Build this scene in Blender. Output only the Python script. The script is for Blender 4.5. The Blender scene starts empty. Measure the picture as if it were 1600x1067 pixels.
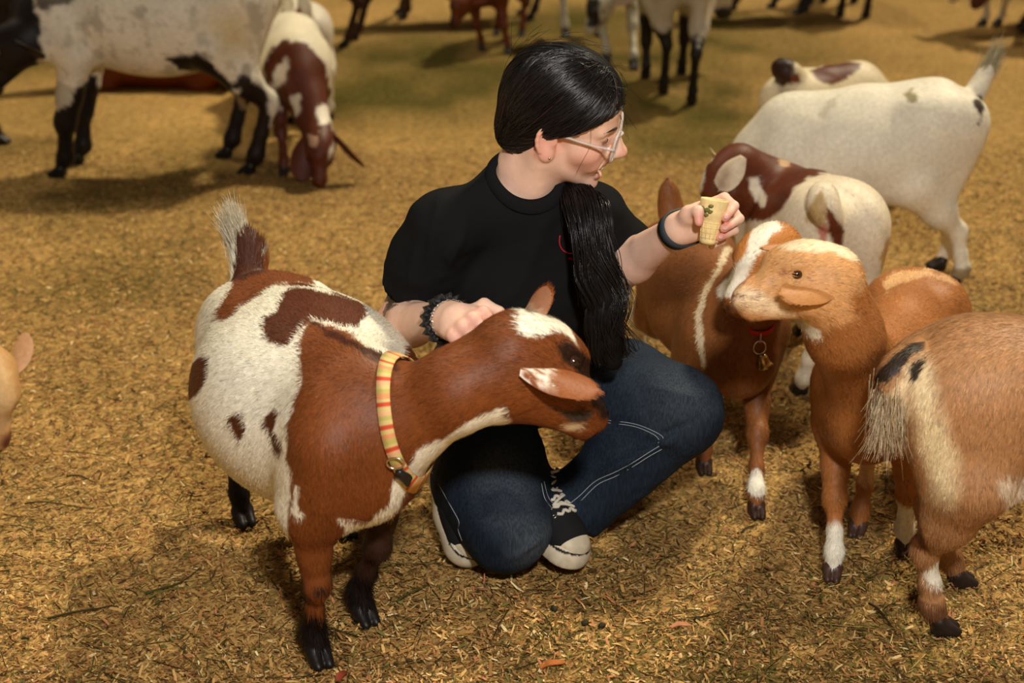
import bpy, math, random
import numpy as np
from mathutils import Vector, Matrix
from mathutils.bvhtree import BVHTree

random.seed(7)
RNG = np.random.default_rng(7)
SC = bpy.context.scene
COL = SC.collection

# ------------------------------------------------------------------ camera, world, lights, exposure
CAM_H, PITCH, FPX = 1.433, math.radians(22.5), 2222.0
cam_d = bpy.data.cameras.new('camera')
cam_d.sensor_width = 36.0
cam_d.lens = 36.0 * FPX / 1600.0
cam_d.clip_end = 200
cam_d.dof.use_dof = True
cam_d.dof.focus_distance = 2.52
cam_d.dof.aperture_fstop = 3.2
cam = bpy.data.objects.new('camera', cam_d)
cam.location = (0, 0, CAM_H)
cam.rotation_euler = (math.pi / 2 - PITCH, 0, 0)
COL.objects.link(cam)
SC.camera = cam

SC.view_settings.view_transform = 'Standard'
SC.view_settings.look = 'None'
SC.view_settings.gamma = 1.0
SC.view_settings.use_curve_mapping = False
SC.view_settings.exposure = 0.0

world = bpy.data.worlds.new('barn_air')
SC.world = world
world.use_nodes = True
world.node_tree.nodes['Background'].inputs[0].default_value = (1.0, 0.78, 0.55, 1)
world.node_tree.nodes['Background'].inputs[1].default_value = 0.11


def light(name, kind, loc, target, energy, color, **kw):
    d = bpy.data.lights.new(name, kind)
    d.energy = energy
    d.color = color
    for k, v in kw.items():
        setattr(d, k, v)
    o = bpy.data.objects.new(name, d)
    o.location = loc
    o.rotation_euler = (Vector(target) - Vector(loc)).to_track_quat('-Z', 'Y').to_euler()
    COL.objects.link(o)
    return o


# high warm barn lamps beyond the herd, and the photographer's flash above the camera
light('barn_lamp_light', 'SUN', (5.0, 7.9, 10.0), (0.0, 2.4, 0), 3.0, (1.0, 0.87, 0.63), angle=math.radians(5))
light('barn_lamp_light', 'SUN', (-4.0, 6.0, 10.0), (0.0, 2.4, 0), 0.8, (1.0, 0.87, 0.65), angle=math.radians(12))
light('flash_light', 'AREA', (0.30, 0.0, 2.15), (0.05, 2.5, 0.4), 68, (1.0, 0.96, 0.92), shape='DISK', size=0.20)

# ------------------------------------------------------------------ picture geometry helpers
CP, SP = math.cos(PITCH), math.sin(PITCH)
CAMV = np.array([0, 0, CAM_H])
CR, CU, CF = np.array([1., 0, 0]), np.array([0, SP, CP]), np.array([0, CP, -SP])
CT = -CF


def ray(px, py):
    return CF + CR * (px - 800) / FPX - CU * (py - 533.5) / FPX


def P(px, py, y):
    """the point at distance y from the camera's foot that is seen at px, py"""
    d = ray(px, py)
    return CAMV + d * (y / d[1])


def G(px, py, z=0.0):
    """the point at height z that is seen at px, py"""
    d = ray(px, py)
    return CAMV + d * ((z - CAM_H) / d[2])


def proj(V):
    V = np.asarray(V, float) - CAMV
    dep = V @ CF
    return np.stack([800 + FPX * (V @ CR) / dep, 533.5 - FPX * (V @ CU) / dep], -1)


def A(*v):
    return np.array(v, float)


def nrm(v):
    v = np.asarray(v, float)
    return v / max(np.linalg.norm(v), 1e-9)


def lin(c):
    """sRGB 0..255 tuple -> linear"""
    c = np.asarray(c, float) / 255.0
    return np.where(c <= 0.04045, c / 12.92, ((c + 0.055) / 1.055) ** 2.4)


# ------------------------------------------------------------------ value noise
def vnoise(p, seed=0):
    p = np.asarray(p, float) + seed * 17.31
    i = np.floor(p).astype(np.int64)
    f = p - i
    f = f * f * (3 - 2 * f)
    out = 0
    for dx in (0, 1):
        for dy in (0, 1):
            for dz in (0, 1):
                n = (i[..., 0] + dx) * 374761393 + (i[..., 1] + dy) * 668265263 + (i[..., 2] + dz) * 2147483647 + seed * 1013
                n = (n ^ (n >> 13)) * 1274126177
                n = ((n ^ (n >> 16)) & 0xffff) / 65535.0
                w = (f[..., 0] if dx else 1 - f[..., 0]) * (f[..., 1] if dy else 1 - f[..., 1]) * (f[..., 2] if dz else 1 - f[..., 2])
                out = out + w * n
    return out * 2 - 1


def fbm(p, seed=0, oct=3):
    s, a = 0, 1.0
    p = np.asarray(p, float)
    for k in range(oct):
        s = s + a * vnoise(p * 2 ** k, seed + k)
        a *= 0.5
    return s


# ------------------------------------------------------------------ signed distance bodies
class Prim:
    __slots__ = ('f', 'lo', 'hi', 'k', 'op', 'flow')


class Body:
    """smooth union of round cones and ellipsoids, meshed by surface nets"""
    def __init__(s):
        s.p = []

    def _add(s, f, lo, hi, k, op, flow):
        q = Prim()
        q.f, q.lo, q.hi, q.k, q.op, q.flow = f, np.array(lo), np.array(hi), k, op, flow
        s.p.append(q)
        return s

    def cone(s, a, b, ra, rb, k=0.03, op='u', flow=None, wide=None, ws=1.0):
        a, b = np.asarray(a, float), np.asarray(b, float)
        ba = b - a
        L2 = max(float(ba @ ba), 1e-10)
        wv = None if wide is None else nrm(wide)

        def f(x, y, z):
            px, py, pz = x - a[0], y - a[1], z - a[2]
            if wv is not None:
                m = (px * wv[0] + py * wv[1] + pz * wv[2]) * (1.0 / ws - 1.0)
                px, py, pz = px + wv[0] * m, py + wv[1] * m, pz + wv[2] * m
            h = np.clip((px * ba[0] + py * ba[1] + pz * ba[2]) / L2, 0, 1)
            dx, dy, dz = px - ba[0] * h, py - ba[1] * h, pz - ba[2] * h
            return (np.sqrt(dx * dx + dy * dy + dz * dz) - (ra + (rb - ra) * h)) * min(1.0, max(ws, 0.6) if ws < 1 else 1.0)
        m = max(ra, rb) * max(1.0, ws)
        return s._add(f, np.minimum(a, b) - m, np.maximum(a, b) + m, k, op, flow if flow is not None else (None if op != 'u' else nrm(ba)))

    def chain(s, pts, k=0.03, op='u', flow=None, **kw):
        for (a, ra), (b, rb) in zip(pts[:-1], pts[1:]):
            s.cone(a, b, ra, rb, k, op, flow, **kw)
        return s

    def ell(s, c, r, R=None, k=0.03, op='u', flow=None):
        c, r = np.asarray(c, float), np.asarray(r, float)
        R = np.eye(3) if R is None else np.asarray(R, float)     # columns are the axes

        def f(x, y, z):
            px, py, pz = x - c[0], y - c[1], z - c[2]
            q = [px * R[0, i] + py * R[1, i] + pz * R[2, i] for i in range(3)]
            k0 = np.sqrt(sum((q[i] / r[i]) ** 2 for i in range(3)))
            k1 = np.sqrt(sum((q[i] / r[i] ** 2) ** 2 for i in range(3))) + 1e-9
            return k0 * (k0 - 1) / k1
        ext = np.sqrt(((R * r) ** 2).sum(1))
        return s._add(f, c - ext, c + ext, k, op, flow)

    def field(s, h, pad=None):
        us = [q for q in s.p if q.op == 'u']
        lo = np.min([q.lo for q in us], 0) - 3 * h - 0.01
        hi = np.max([q.hi for q in us], 0) + 3 * h + 0.01
        n = np.ceil((hi - lo) / h).astype(int) + 1
        ax = [(lo[i] + h * np.arange(n[i])).astype(np.float32) for i in range(3)]
        F = np.full(n, 0.06, np.float32)
        for q in s.p:
            m = q.k + 3 * h + 0.01
            i0 = np.maximum(np.floor((q.lo - m - lo) / h).astype(int), 0)
            i1 = np.minimum(np.ceil((q.hi + m - lo) / h).astype(int) + 1, n)
            if (i1 <= i0).any():
                continue
            sl = tuple(slice(i0[i], i1[i]) for i in range(3))
            d = q.f(ax[0][sl[0]][:, None, None], ax[1][sl[1]][None, :, None], ax[2][sl[2]][None, None, :]).astype(np.float32)
            F[sl] = comb(F[sl], d, q.k, q.op)
        return F, lo

    def at(s, V):
        V = np.asarray(V, float)
        x, y, z = V[..., 0], V[..., 1], V[..., 2]
        F = np.full(x.shape, 0.5)
        for q in s.p:
            F = comb(F, q.f(x, y, z), q.k, q.op)
        return F

    def flow_at(s, V, k=0.02):
        acc = np.zeros_like(V)
        for q in s.p:
            if q.op == 'u' and q.flow is not None:
                d = q.f(V[:, 0], V[:, 1], V[:, 2])
                acc += np.exp(-np.maximum(d, 0) / k)[:, None] * q.flow
        return acc

    def mesh(s, h, smooth=1):
        F, lo = s.field(h)
        V, Q = surface_nets(F)
        for _ in range(smooth):
            V = relax(V, Q)
        return lo + V * h, Q


def comb(a, b, k, op):
    if op == 'u':
        if k <= 0:
            return np.minimum(a, b)
        h = np.maximum(k - np.abs(a - b), 0) / k
        return np.minimum(a, b) - h * h * k * 0.25
    if op == 's':                       # subtract b from a
        b = -b
        h = np.maximum(k - np.abs(a - b), 0) / max(k, 1e-6)
        return np.maximum(a, b) + h * h * k * 0.25
    h = np.maximum(k - np.abs(a - b), 0) / max(k, 1e-6)       # intersect
    return np.maximum(a, b) + h * h * k * 0.25


def surface_nets(F):
    S = F < 0
    n = np.array(F.shape) - 1
    c = np.zeros(n, np.uint8)
    offs = [(i, j, k) for i in (0, 1) for j in (0, 1) for k in (0, 1)]
    for o in offs:
        c += S[o[0]:o[0] + n[0], o[1]:o[1] + n[1], o[2]:o[2] + n[2]]
    act = (c > 0) & (c < 8)
    idx = np.argwhere(act)
    val = [F[idx[:, 0] + o[0], idx[:, 1] + o[1], idx[:, 2] + o[2]] for o in offs]
    acc = np.zeros((len(idx), 3))
    cnt = np.zeros(len(idx))
    for a in range(8):
        for b in range(a + 1, 8):
            if sum(abs(offs[a][t] - offs[b][t]) for t in range(3)) != 1:
                continue
            m = (val[a] < 0) != (val[b] < 0)
            t = np.where(m, val[a] / np.where(m, val[a] - val[b], 1), 0)
            pa, pb = np.array(offs[a], float), np.array(offs[b], float)
            acc += m[:, None] * (pa + (pb - pa) * t[:, None])
            cnt += m
    V = idx + acc / cnt[:, None]
    ID = np.full(n, -1, np.int32)
    ID[act] = np.arange(len(idx), dtype=np.int32)
    quads = []
    for ax in range(3):
        u, v = (ax + 1) % 3, (ax + 2) % 3
        sa = [slice(None)] * 3
        sb = [slice(None)] * 3
        sa[ax], sb[ax] = slice(0, -1), slice(1, None)
        for t in (u, v):
            sa[t] = sb[t] = slice(1, -1)
        A_, B_ = S[tuple(sa)], S[tuple(sb)]
        e = np.argwhere(A_ != B_)
        flip = ~A_[e[:, 0], e[:, 1], e[:, 2]]
        off = np.zeros(3, int)
        off[u] = off[v] = 1
        e = e + off
        du, dv = np.zeros(3, int), np.zeros(3, int)
        du[u], dv[v] = 1, 1
        g = lambda p: ID[p[:, 0], p[:, 1], p[:, 2]]
        q = np.stack([g(e - du - dv), g(e - dv), g(e), g(e - du)], 1)
        q[flip] = q[flip][:, ::-1]
        quads.append(q)
    Q = np.concatenate(quads)
    return V, Q[(Q >= 0).all(1)]


def relax(V, Q, w=0.5):
    acc = np.zeros_like(V)
    cnt = np.zeros(len(V))
    for a, b in ((0, 1), (1, 2), (2, 3), (3, 0)):
        for i, j in ((a, b), (b, a)):
            for t in range(3):
                acc[:, t] += np.bincount(Q[:, i], V[Q[:, j], t], len(V))
            cnt += np.bincount(Q[:, i], minlength=len(V))
    return V * (1 - w) + w * acc / np.maximum(cnt, 1)[:, None]


def vnormals(V, F):
    d1, d2 = V[F[:, 2]] - V[F[:, 0]], V[F[:, -1]] - V[F[:, 1]]
    fn = np.cross(d1, d2)
    N = np.zeros_like(V)
    for c in range(F.shape[1]):
        for t in range(3):
            N[:, t] += np.bincount(F[:, c], fn[:, t], len(V))
    return N / np.maximum(np.linalg.norm(N, axis=1), 1e-12)[:, None]


# ------------------------------------------------------------------ mesh objects
def raw_mesh(name, V, Q=None, T=None, col=None, smooth=True, normals=None):
    me = bpy.data.meshes.new(name)
    V = np.asarray(V, np.float32)
    parts, starts, tot = [], [], 0
    for F, n in ((Q, 4), (T, 3)):
        if F is not None and len(F):
            F = np.asarray(F, np.int32)
            parts.append(F.ravel())
            starts.append(tot + n * np.arange(len(F)))
            tot += F.size
    loops = np.concatenate(parts)
    st = np.concatenate(starts).astype(np.int32)
    me.vertices.add(len(V))
    me.vertices.foreach_set('co', V.ravel())
    me.loops.add(len(loops))
    me.loops.foreach_set('vertex_index', loops)
    me.polygons.add(len(st))
    me.polygons.foreach_set('loop_start', st)
    me.polygons.foreach_set('use_smooth', np.full(len(st), bool(smooth)))
    me.update(calc_edges=True)
    if col is not None:
        at = me.color_attributes.new('Col', 'FLOAT_COLOR', 'POINT')
        c4 = np.ones((len(V), 4), np.float32)
        c4[:, :3] = col
        at.data.foreach_set('color', c4.ravel())
    if normals is not None:
        me.normals_split_custom_set_from_vertices(np.asarray(normals, np.float32))
    return me


def link(name, me, mat=None, parent=None, M=None):
    o = bpy.data.objects.new(name, me)
    if mat is not None and me is not None:
        if len(me.materials) == 0:
            me.materials.append(mat)
    if M is not None:
        o.matrix_world = M
    if parent is not None:
        o.parent = parent
        o.matrix_parent_inverse = Matrix.Identity(4)
    COL.objects.link(o)
    return o


def obj(name, V, Q=None, T=None, mat=None, parent=None, col=None, smooth=True, normals=None, origin=None):
    """one mesh object; world-space vertices are stored relative to the parent's origin"""
    V = np.asarray(V, float)
    off = np.array(parent.matrix_world.translation) if parent is not None and parent.type == 'EMPTY' else None
    if parent is not None:
        off = ORI.get(parent.name, A(0, 0, 0))
        o = link(name, raw_mesh(name, V - off, Q, T, col, smooth, normals), mat, parent)
        ORI[o.name] = off
    else:
        off = A(0, 0, 0) if origin is None else np.asarray(origin, float)
        o = link(name, raw_mesh(name, V - off, Q, T, col, smooth, normals), mat)
        o.location = off
        ORI[o.name] = off
    return o


ORI = {}


def thing(name, label, cat, loc, group=None):
    o = bpy.data.objects.new(name, None)
    o.location = loc
    o.empty_display_size = 0.05
    COL.objects.link(o)
    ORI[o.name] = np.asarray(loc, float)
    return tag(o, label, cat, group)


def tag(o, label, cat, group=None, kind=None):
    o['label'], o['category'] = label, cat
    if group:
        o['group'] = group
    if kind:
        o['kind'] = kind
    return o


def tube(pts, r, n=6, closed=False, ry=None, cap=True):
    """swept tube; r scalar or per point. returns V, Q, T"""
    pts = np.asarray(pts, float)
    m = len(pts)
    r = np.broadcast_to(np.asarray(r, float), (m,))
    tan = np.roll(pts, -1, 0) - np.roll(pts, 1, 0) if closed else np.gradient(pts, axis=0)
    tan /= np.maximum(np.linalg.norm(tan, axis=1), 1e-9)[:, None]
    u = np.cross(tan[0], A(0, 0, 1) if abs(tan[0][2]) < 0.9 else A(1, 0, 0))
    U = np.zeros((m, 3))
    for i in range(m):
        u = u - tan[i] * (u @ tan[i])
        u = nrm(u)
        U[i] = u
    W = np.cross(tan, U)
    a = np.arange(n) * 2 * math.pi / n
    V = pts[:, None] + r[:, None, None] * (np.cos(a)[None, :, None] * U[:, None] + np.sin(a)[None, :, None] * W[:, None])
    V = V.reshape(-1, 3)
    i = np.arange(m if closed else m - 1)[:, None]
    j = np.arange(n)[None]
    i2 = (i + 1) % m
    Q = np.stack([i * n + j, i * n + (j + 1) % n, i2 * n + (j + 1) % n, i2 * n + j], -1).reshape(-1, 4)
    T = []
    if cap and not closed:
        V = np.concatenate([V, pts[[0, -1]]])
        for j in range(n):
            T.append((m * n, (j + 1) % n, j))
            T.append((m * n + 1, (m - 1) * n + j, (m - 1) * n + (j + 1) % n))
    return V, Q, np.array(T, int).reshape(-1, 3)


def join(*parts):
    Vs, Qs, Ts, o = [], [], [], 0
    for p in parts:
        V, Q = p[0], p[1]
        T = p[2] if len(p) > 2 else None
        Vs.append(V)
        if Q is not None and len(Q):
            Qs.append(np.asarray(Q) + o)
        if T is not None and len(T):
            Ts.append(np.asarray(T) + o)
        o += len(V)
    return np.concatenate(Vs), (np.concatenate(Qs) if Qs else None), (np.concatenate(Ts) if Ts else None)


def smooth_path(pts, n=24):
    """Catmull-Rom through the points"""
    p = np.asarray(pts, float)
    p = np.concatenate([[2 * p[0] - p[1]], p, [2 * p[-1] - p[-2]]])
    t = np.linspace(0, len(p) - 3 - 1e-6, n)
    i = t.astype(int)
    f = (t - i)[:, None]
    a, b, c, d = p[i], p[i + 1], p[i + 2], p[i + 3]
    return 0.5 * (2 * b + (c - a) * f + (2 * a - 5 * b + 4 * c - d) * f ** 2 + (3 * b - a - 3 * c + d) * f ** 3)


def uvsphere(c, r, n=12, m=8, R=None):
    r = np.broadcast_to(np.asarray(r, float), (3,))
    V, Q, T = [], [], []
    for i in range(1, m):
        th = math.pi * i / m
        for j in range(n):
            ph = 2 * math.pi * j / n
            V.append((math.sin(th) * math.cos(ph), math.sin(th) * math.sin(ph), math.cos(th)))
    for i in range(m - 2):
        for j in range(n):
            Q.append((i * n + j, (i + 1) * n + j, (i + 1) * n + (j + 1) % n, i * n + (j + 1) % n))
    V += [(0, 0, 1), (0, 0, -1)]
    for j in range(n):
        T.append(((m - 1) * n, j, (j + 1) % n))
        T.append(((m - 1) * n + 1, (m - 2) * n + (j + 1) % n, (m - 2) * n + j))
    V = np.array(V) * r
    if R is not None:
        V = V @ np.asarray(R).T
    return V + np.asarray(c), np.array(Q), np.array(T)


def lathe(prof, c, axis, n=20, cap=True):
    """profile [(r, h)...] turned about axis at c"""
    axis = nrm(axis)
    u = nrm(np.cross(axis, A(0.3, 1, 0.2)))
    w = np.cross(axis, u)
    a = np.arange(n) * 2 * math.pi / n
    V = np.concatenate([c + axis * h + r * (np.cos(a)[:, None] * u + np.sin(a)[:, None] * w) for r, h in prof])
    m = len(prof)
    Q = [(i * n + j, i * n + (j + 1) % n, (i + 1) * n + (j + 1) % n, (i + 1) * n + j) for i in range(m - 1) for j in range(n)]
    T = []
    if cap:
        V = np.concatenate([V, [c + axis * prof[0][1], c + axis * prof[-1][1]]])
        for j in range(n):
            T += [(m * n, (j + 1) % n, j), (m * n + 1, (m - 1) * n + j, (m - 1) * n + (j + 1) % n)]
    return V, np.array(Q), np.array(T, int).reshape(-1, 3)


def band(body, c, axis, width, off, thick, n=48, wob=0.0, rmax=0.16, up=None, closed=True):
    """a closed strip that hugs a body's surface around an axis; returns V, Q and the angle of each vertex"""
    axis = nrm(axis)
    u = nrm(np.cross(axis, A(0.31, 0.2, 0.9) if up is None else up))
    w = np.cross(axis, u)
    a = np.arange(n) * 2 * math.pi / n
    d = np.cos(a)[:, None] * u + np.sin(a)[:, None] * w
    rows = []
    for sft in (-0.5, 0.5):
        cc = c + axis * width * sft
        lo, hi = np.zeros(n), np.full(n, rmax)
        rr = np.linspace(0, rmax, 60)
        F = body.at(cc + d[:, None] * rr[None, :, None])
        first = np.argmax(F > 0, 1)
        r = np.where((F > 0).any(1), rr[np.maximum(first, 1)], rmax)
        lo, hi = r - rr[1], r
        for _ in range(10):
            m = (lo + hi) / 2
            f = body.at(cc + d * m[:, None])
            lo, hi = np.where(f < 0, m, lo), np.where(f < 0, hi, m)
        r = (lo + hi) / 2
        for _ in range(3):
            r = 0.5 * r + 0.25 * (np.roll(r, 1) + np.roll(r, -1))
        rows.append((cc, r))
    V = []
    for (cc, r), o in ((rows[0], off), (rows[0], off + thick), (rows[1], off + thick), (rows[1], off)):
        V.append(cc + d * (r + o)[:, None])
    V = np.concatenate(V)
    Q = []
    for k in range(4):
        k2 = (k + 1) % 4
        for j in range(n):
            Q.append((k * n + j, k * n + (j + 1) % n, k2 * n + (j + 1) % n, k2 * n + j))
    return V, np.array(Q), np.tile(a, 4)


def strands(PTS, rad, n=3):
    """many thin tubes at once: PTS strands x points x 3"""
    s, m, _ = PTS.shape
    tan = np.gradient(PTS, axis=1)
    tan /= np.maximum(np.linalg.norm(tan, axis=2), 1e-9)[..., None]
    ref = np.broadcast_to(A(.3, .9, .2), tan.shape)
    U = np.cross(tan, ref)
    U /= np.maximum(np.linalg.norm(U, axis=2), 1e-9)[..., None]
    W = np.cross(tan, U)
    a = np.arange(n) * 2 * math.pi / n
    rr = np.broadcast_to(rad, (s, m))
    V = PTS[:, :, None] + rr[:, :, None, None] * (np.cos(a)[:, None] * U[:, :, None] + np.sin(a)[:, None] * W[:, :, None])
    base = (np.arange(s) * m * n)[:, None, None, None]
    i = np.arange(m - 1)[None, :, None, None] * n
    j = np.arange(n)[None, None, :, None]
    j2 = (j + 1) % n
    Q = np.concatenate([base + i + j, base + i + j2, base + i + n + j2, base + i + n + j], -1).reshape(-1, 4)
    return V.reshape(-1, 3), Q


# ------------------------------------------------------------------ materials
def mat(name, base=(0.5, 0.5, 0.5), rough=0.5, spec=0.5, metal=0.0, attr=False, noise=None, bump=None, trans=0.0, ior=1.45, sss=0.0, sheen=0.0, aniso=0.0, alpha=1.0, mot=0.0):
    """noise = (scale xyz, amount); bump = (scale xyz, strength, distance)"""
    m = bpy.data.materials.new(name)
    m.use_nodes = True
    nt = m.node_tree
    b = nt.nodes['Principled BSDF']
    b.inputs['Roughness'].default_value = rough
    b.inputs['Specular IOR Level'].default_value = spec
    b.inputs['Metallic'].default_value = metal
    b.inputs['Transmission Weight'].default_value = trans
    b.inputs['IOR'].default_value = ior
    b.inputs['Alpha'].default_value = alpha
    b.inputs['Anisotropic'].default_value = aniso
    if sss:
        b.inputs['Subsurface Weight'].default_value = sss
        b.inputs['Subsurface Radius'].default_value = (0.012, 0.005, 0.003)
        b.inputs['Subsurface Scale'].default_value = 1.0
    if sheen:
        b.inputs['Sheen Weight'].default_value = sheen
        b.inputs['Sheen Roughness'].default_value = 0.5
    b.inputs['Base Color'].default_value = (*base, 1)
    tc = nt.nodes.new('ShaderNodeTexCoord')
    src = None
    if attr:
        a = nt.nodes.new('ShaderNodeAttribute')
        a.attribute_name = 'Col'
        src = a.outputs['Color']

    def noise_node(scale, detail=4, seed=0.0):
        mp = nt.nodes.new('ShaderNodeMapping')
        mp.inputs['Scale'].default_value = scale
        mp.inputs['Location'].default_value = (seed, seed, seed)
        nt.links.new(tc.outputs['Object'], mp.inputs['Vector'])
        n = nt.nodes.new('ShaderNodeTexNoise')
        n.inputs['Scale'].default_value = 1.0
        n.inputs['Detail'].default_value = detail
        nt.links.new(mp.outputs['Vector'], n.inputs['Vector'])
        return n.outputs['Fac']
    if noise:
        fac = noise_node(noise[0])
        mr = nt.nodes.new('ShaderNodeMapRange')
        mr.inputs['From Min'].default_value = 0.3
        mr.inputs['From Max'].default_value = 0.7
        mr.inputs['To Min'].default_value = 1 - noise[1]
        mr.inputs['To Max'].default_value = 1 + noise[1]
        nt.links.new(fac, mr.inputs['Value'])
        mx = nt.nodes.new('ShaderNodeMix')
        mx.data_type = 'RGBA'
        mx.blend_type = 'MULTIPLY'
        mx.inputs['Factor'].default_value = 1
        if src is None:
            mx.inputs['A'].default_value = (*base, 1)
        else:
            nt.links.new(src, mx.inputs['A'])
        nt.links.new(mr.outputs['Result'], mx.inputs['B'])
        src = mx.outputs['Result']
    if src is not None:
        nt.links.new(src, b.inputs['Base Color'])
    if bump:
        fac = noise_node(bump[0], 3, 3.7)
        bp = nt.nodes.new('ShaderNodeBump')
        bp.inputs['Strength'].default_value = bump[1]
        bp.inputs['Distance'].default_value = bump[2]
        nt.links.new(fac, bp.inputs['Height'])
        nt.links.new(bp.outputs['Normal'], b.inputs['Normal'])
    return m


M_COAT = mat('goat_coat', attr=True, rough=0.50, spec=0.30, noise=((90, 90, 90), 0.10), bump=((260, 260, 260), 0.25, 0.002))
M_HORN = mat('hoof_horn', attr=True, rough=0.45, spec=0.4, noise=((60, 60, 200), 0.2))
M_EYE = mat('goat_eye', attr=True, rough=0.06, spec=0.7)
M_VC = mat('plain_dyed', attr=True, rough=0.6, spec=0.3)
M_METAL = mat('worn_steel', (0.62, 0.58, 0.52), rough=0.28, metal=1.0)
M_BRASS = mat('aged_brass', (0.50, 0.34, 0.12), rough=0.32, metal=1.0, noise=((140, 140, 140), 0.35))
M_PLASTIC = mat('black_plastic', (0.012, 0.012, 0.013), rough=0.35)
# ------------------------------------------------------------------ barn floor and litter
def ground_z(xy):
    p = np.concatenate([xy, np.zeros((len(xy), 1))], 1)
    return 0.012 * fbm(p * 2.3, 5, 2) * 0.5 + 0.005 * fbm(p * 11, 9, 2) * 0.5


def grid_axis(lo, hi, fine_lo, fine_hi, f, c):
    return np.unique(np.round(np.concatenate([np.arange(lo, fine_lo, c), np.arange(fine_lo, fine_hi, f), np.arange(fine_hi, hi + c, c)]), 4))


gx = grid_axis(-9, 9, -1.5, 1.5, 0.02, 0.25)
gy = grid_axis(-3, 24, 1.5, 4.2, 0.02, 0.25)
XX, YY = np.meshgrid(gx, gy, indexing='ij')
gv = np.stack([XX.ravel(), YY.ravel()], 1)
GV = np.concatenate([gv, ground_z(gv)[:, None]], 1)
i, j = np.meshgrid(np.arange(len(gx) - 1), np.arange(len(gy) - 1), indexing='ij')
n_ = len(gy)
GQ = np.stack([i * n_ + j, (i + 1) * n_ + j, (i + 1) * n_ + j + 1, i * n_ + j + 1], -1).reshape(-1, 4)


def green_at(xy):
    """patches of trodden green hay in the litter, 0..1"""
    p = np.concatenate([xy, np.zeros((len(xy), 1))], 1)
    g = np.zeros(len(xy))
    for c, r in HAY_SPOTS:
        d = np.sqrt((((xy - np.array(c)) / np.array(r)) ** 2).sum(1))
        g = np.maximum(g, np.clip(1.7 - 1.1 * d, 0, 1))
    return np.clip(g * (0.85 + 0.5 * vnoise(p * 5, 3)) + np.clip(fbm(p * 1.3, 12, 3) - 0.25, 0, 1) * 0.55, 0, 1)


HAY_SPOTS = [(G(680, 110)[:2], (0.55, 1.0)), (G(1020, 160)[:2], (0.42, 0.9)), (G(985, 60)[:2], (0.9, 0.9)), (G(620, 150)[:2], (0.5, 0.4)), (G(60, 60)[:2], (0.8, 0.8))]
gc = np.zeros((len(GV), 3))
gr = green_at(gv)[:, None]
gp = np.concatenate([gv, np.zeros((len(gv), 1))], 1)
base = lin((168, 134, 78)) * (1 + 0.22 * fbm(gp * 1.7, 21, 3)[:, None])
gc = base * (1 - gr) + lin((84, 74, 26)) * gr


def floor_material():
    m = mat('trodden_shavings', attr=True, rough=0.9, spec=0.1)
    nt = m.node_tree
    b = nt.nodes['Principled BSDF']
    src = b.inputs['Base Color'].links[0].from_socket
    tc = [n for n in nt.nodes if n.type == 'TEX_COORD'][0]
    fac, hgt = None, None
    for k, (sc, rot) in enumerate((((60, 190, 1), 0.5), ((70, 210, 1), 2.1), ((55, 170, 1), -0.9))):
        mr_ = nt.nodes.new('ShaderNodeMapping')
        mr_.inputs['Rotation'].default_value = (0, 0, rot)
        nt.links.new(tc.outputs['Object'], mr_.inputs['Vector'])
        mp = nt.nodes.new('ShaderNodeMapping')
        mp.inputs['Scale'].default_value = sc
        nt.links.new(mr_.outputs['Vector'], mp.inputs['Vector'])
        v = nt.nodes.new('ShaderNodeTexVoronoi')
        v.inputs['Scale'].default_value = 1.0
        nt.links.new(mp.outputs['Vector'], v.inputs['Vector'])
        sx = nt.nodes.new('ShaderNodeSeparateColor')
        nt.links.new(v.outputs['Color'], sx.inputs[0])
        if fac is None:
            fac, hgt = sx.outputs[0], v.outputs['Distance']
        else:
            a = nt.nodes.new('ShaderNodeMath')
            a.operation = 'ADD'
            nt.links.new(fac, a.inputs[0])
            nt.links.new(sx.outputs[0], a.inputs[1])
            fac = a.outputs[0]
    rp = nt.nodes.new('ShaderNodeMapRange')
    rp.inputs['From Min'].default_value = 0.5
    rp.inputs['From Max'].default_value = 2.5
    rp.inputs['To Min'].default_value = 0.42
    rp.inputs['To Max'].default_value = 1.5
    nt.links.new(fac, rp.inputs['Value'])
    mx = nt.nodes.new('ShaderNodeMix')
    mx.data_type = 'RGBA'
    mx.blend_type = 'MULTIPLY'
    mx.inputs['Factor'].default_value = 1
    nt.links.new(src, mx.inputs['A'])
    nt.links.new(rp.outputs['Result'], mx.inputs['B'])
    nt.links.new(mx.outputs['Result'], b.inputs['Base Color'])
    bp = nt.nodes.new('ShaderNodeBump')
    bp.inputs['Strength'].default_value = 0.5
    bp.inputs['Distance'].default_value = 0.006
    nt.links.new(rp.outputs['Result'], bp.inputs['Height'])
    nt.links.new(bp.outputs['Normal'], b.inputs['Normal'])
    return m


fl = link('floor', raw_mesh('floor', GV, GQ, col=gc), floor_material())
fl['kind'] = 'structure'
fl['label'] = 'tan barn floor of trodden wood shavings and hay'

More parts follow.
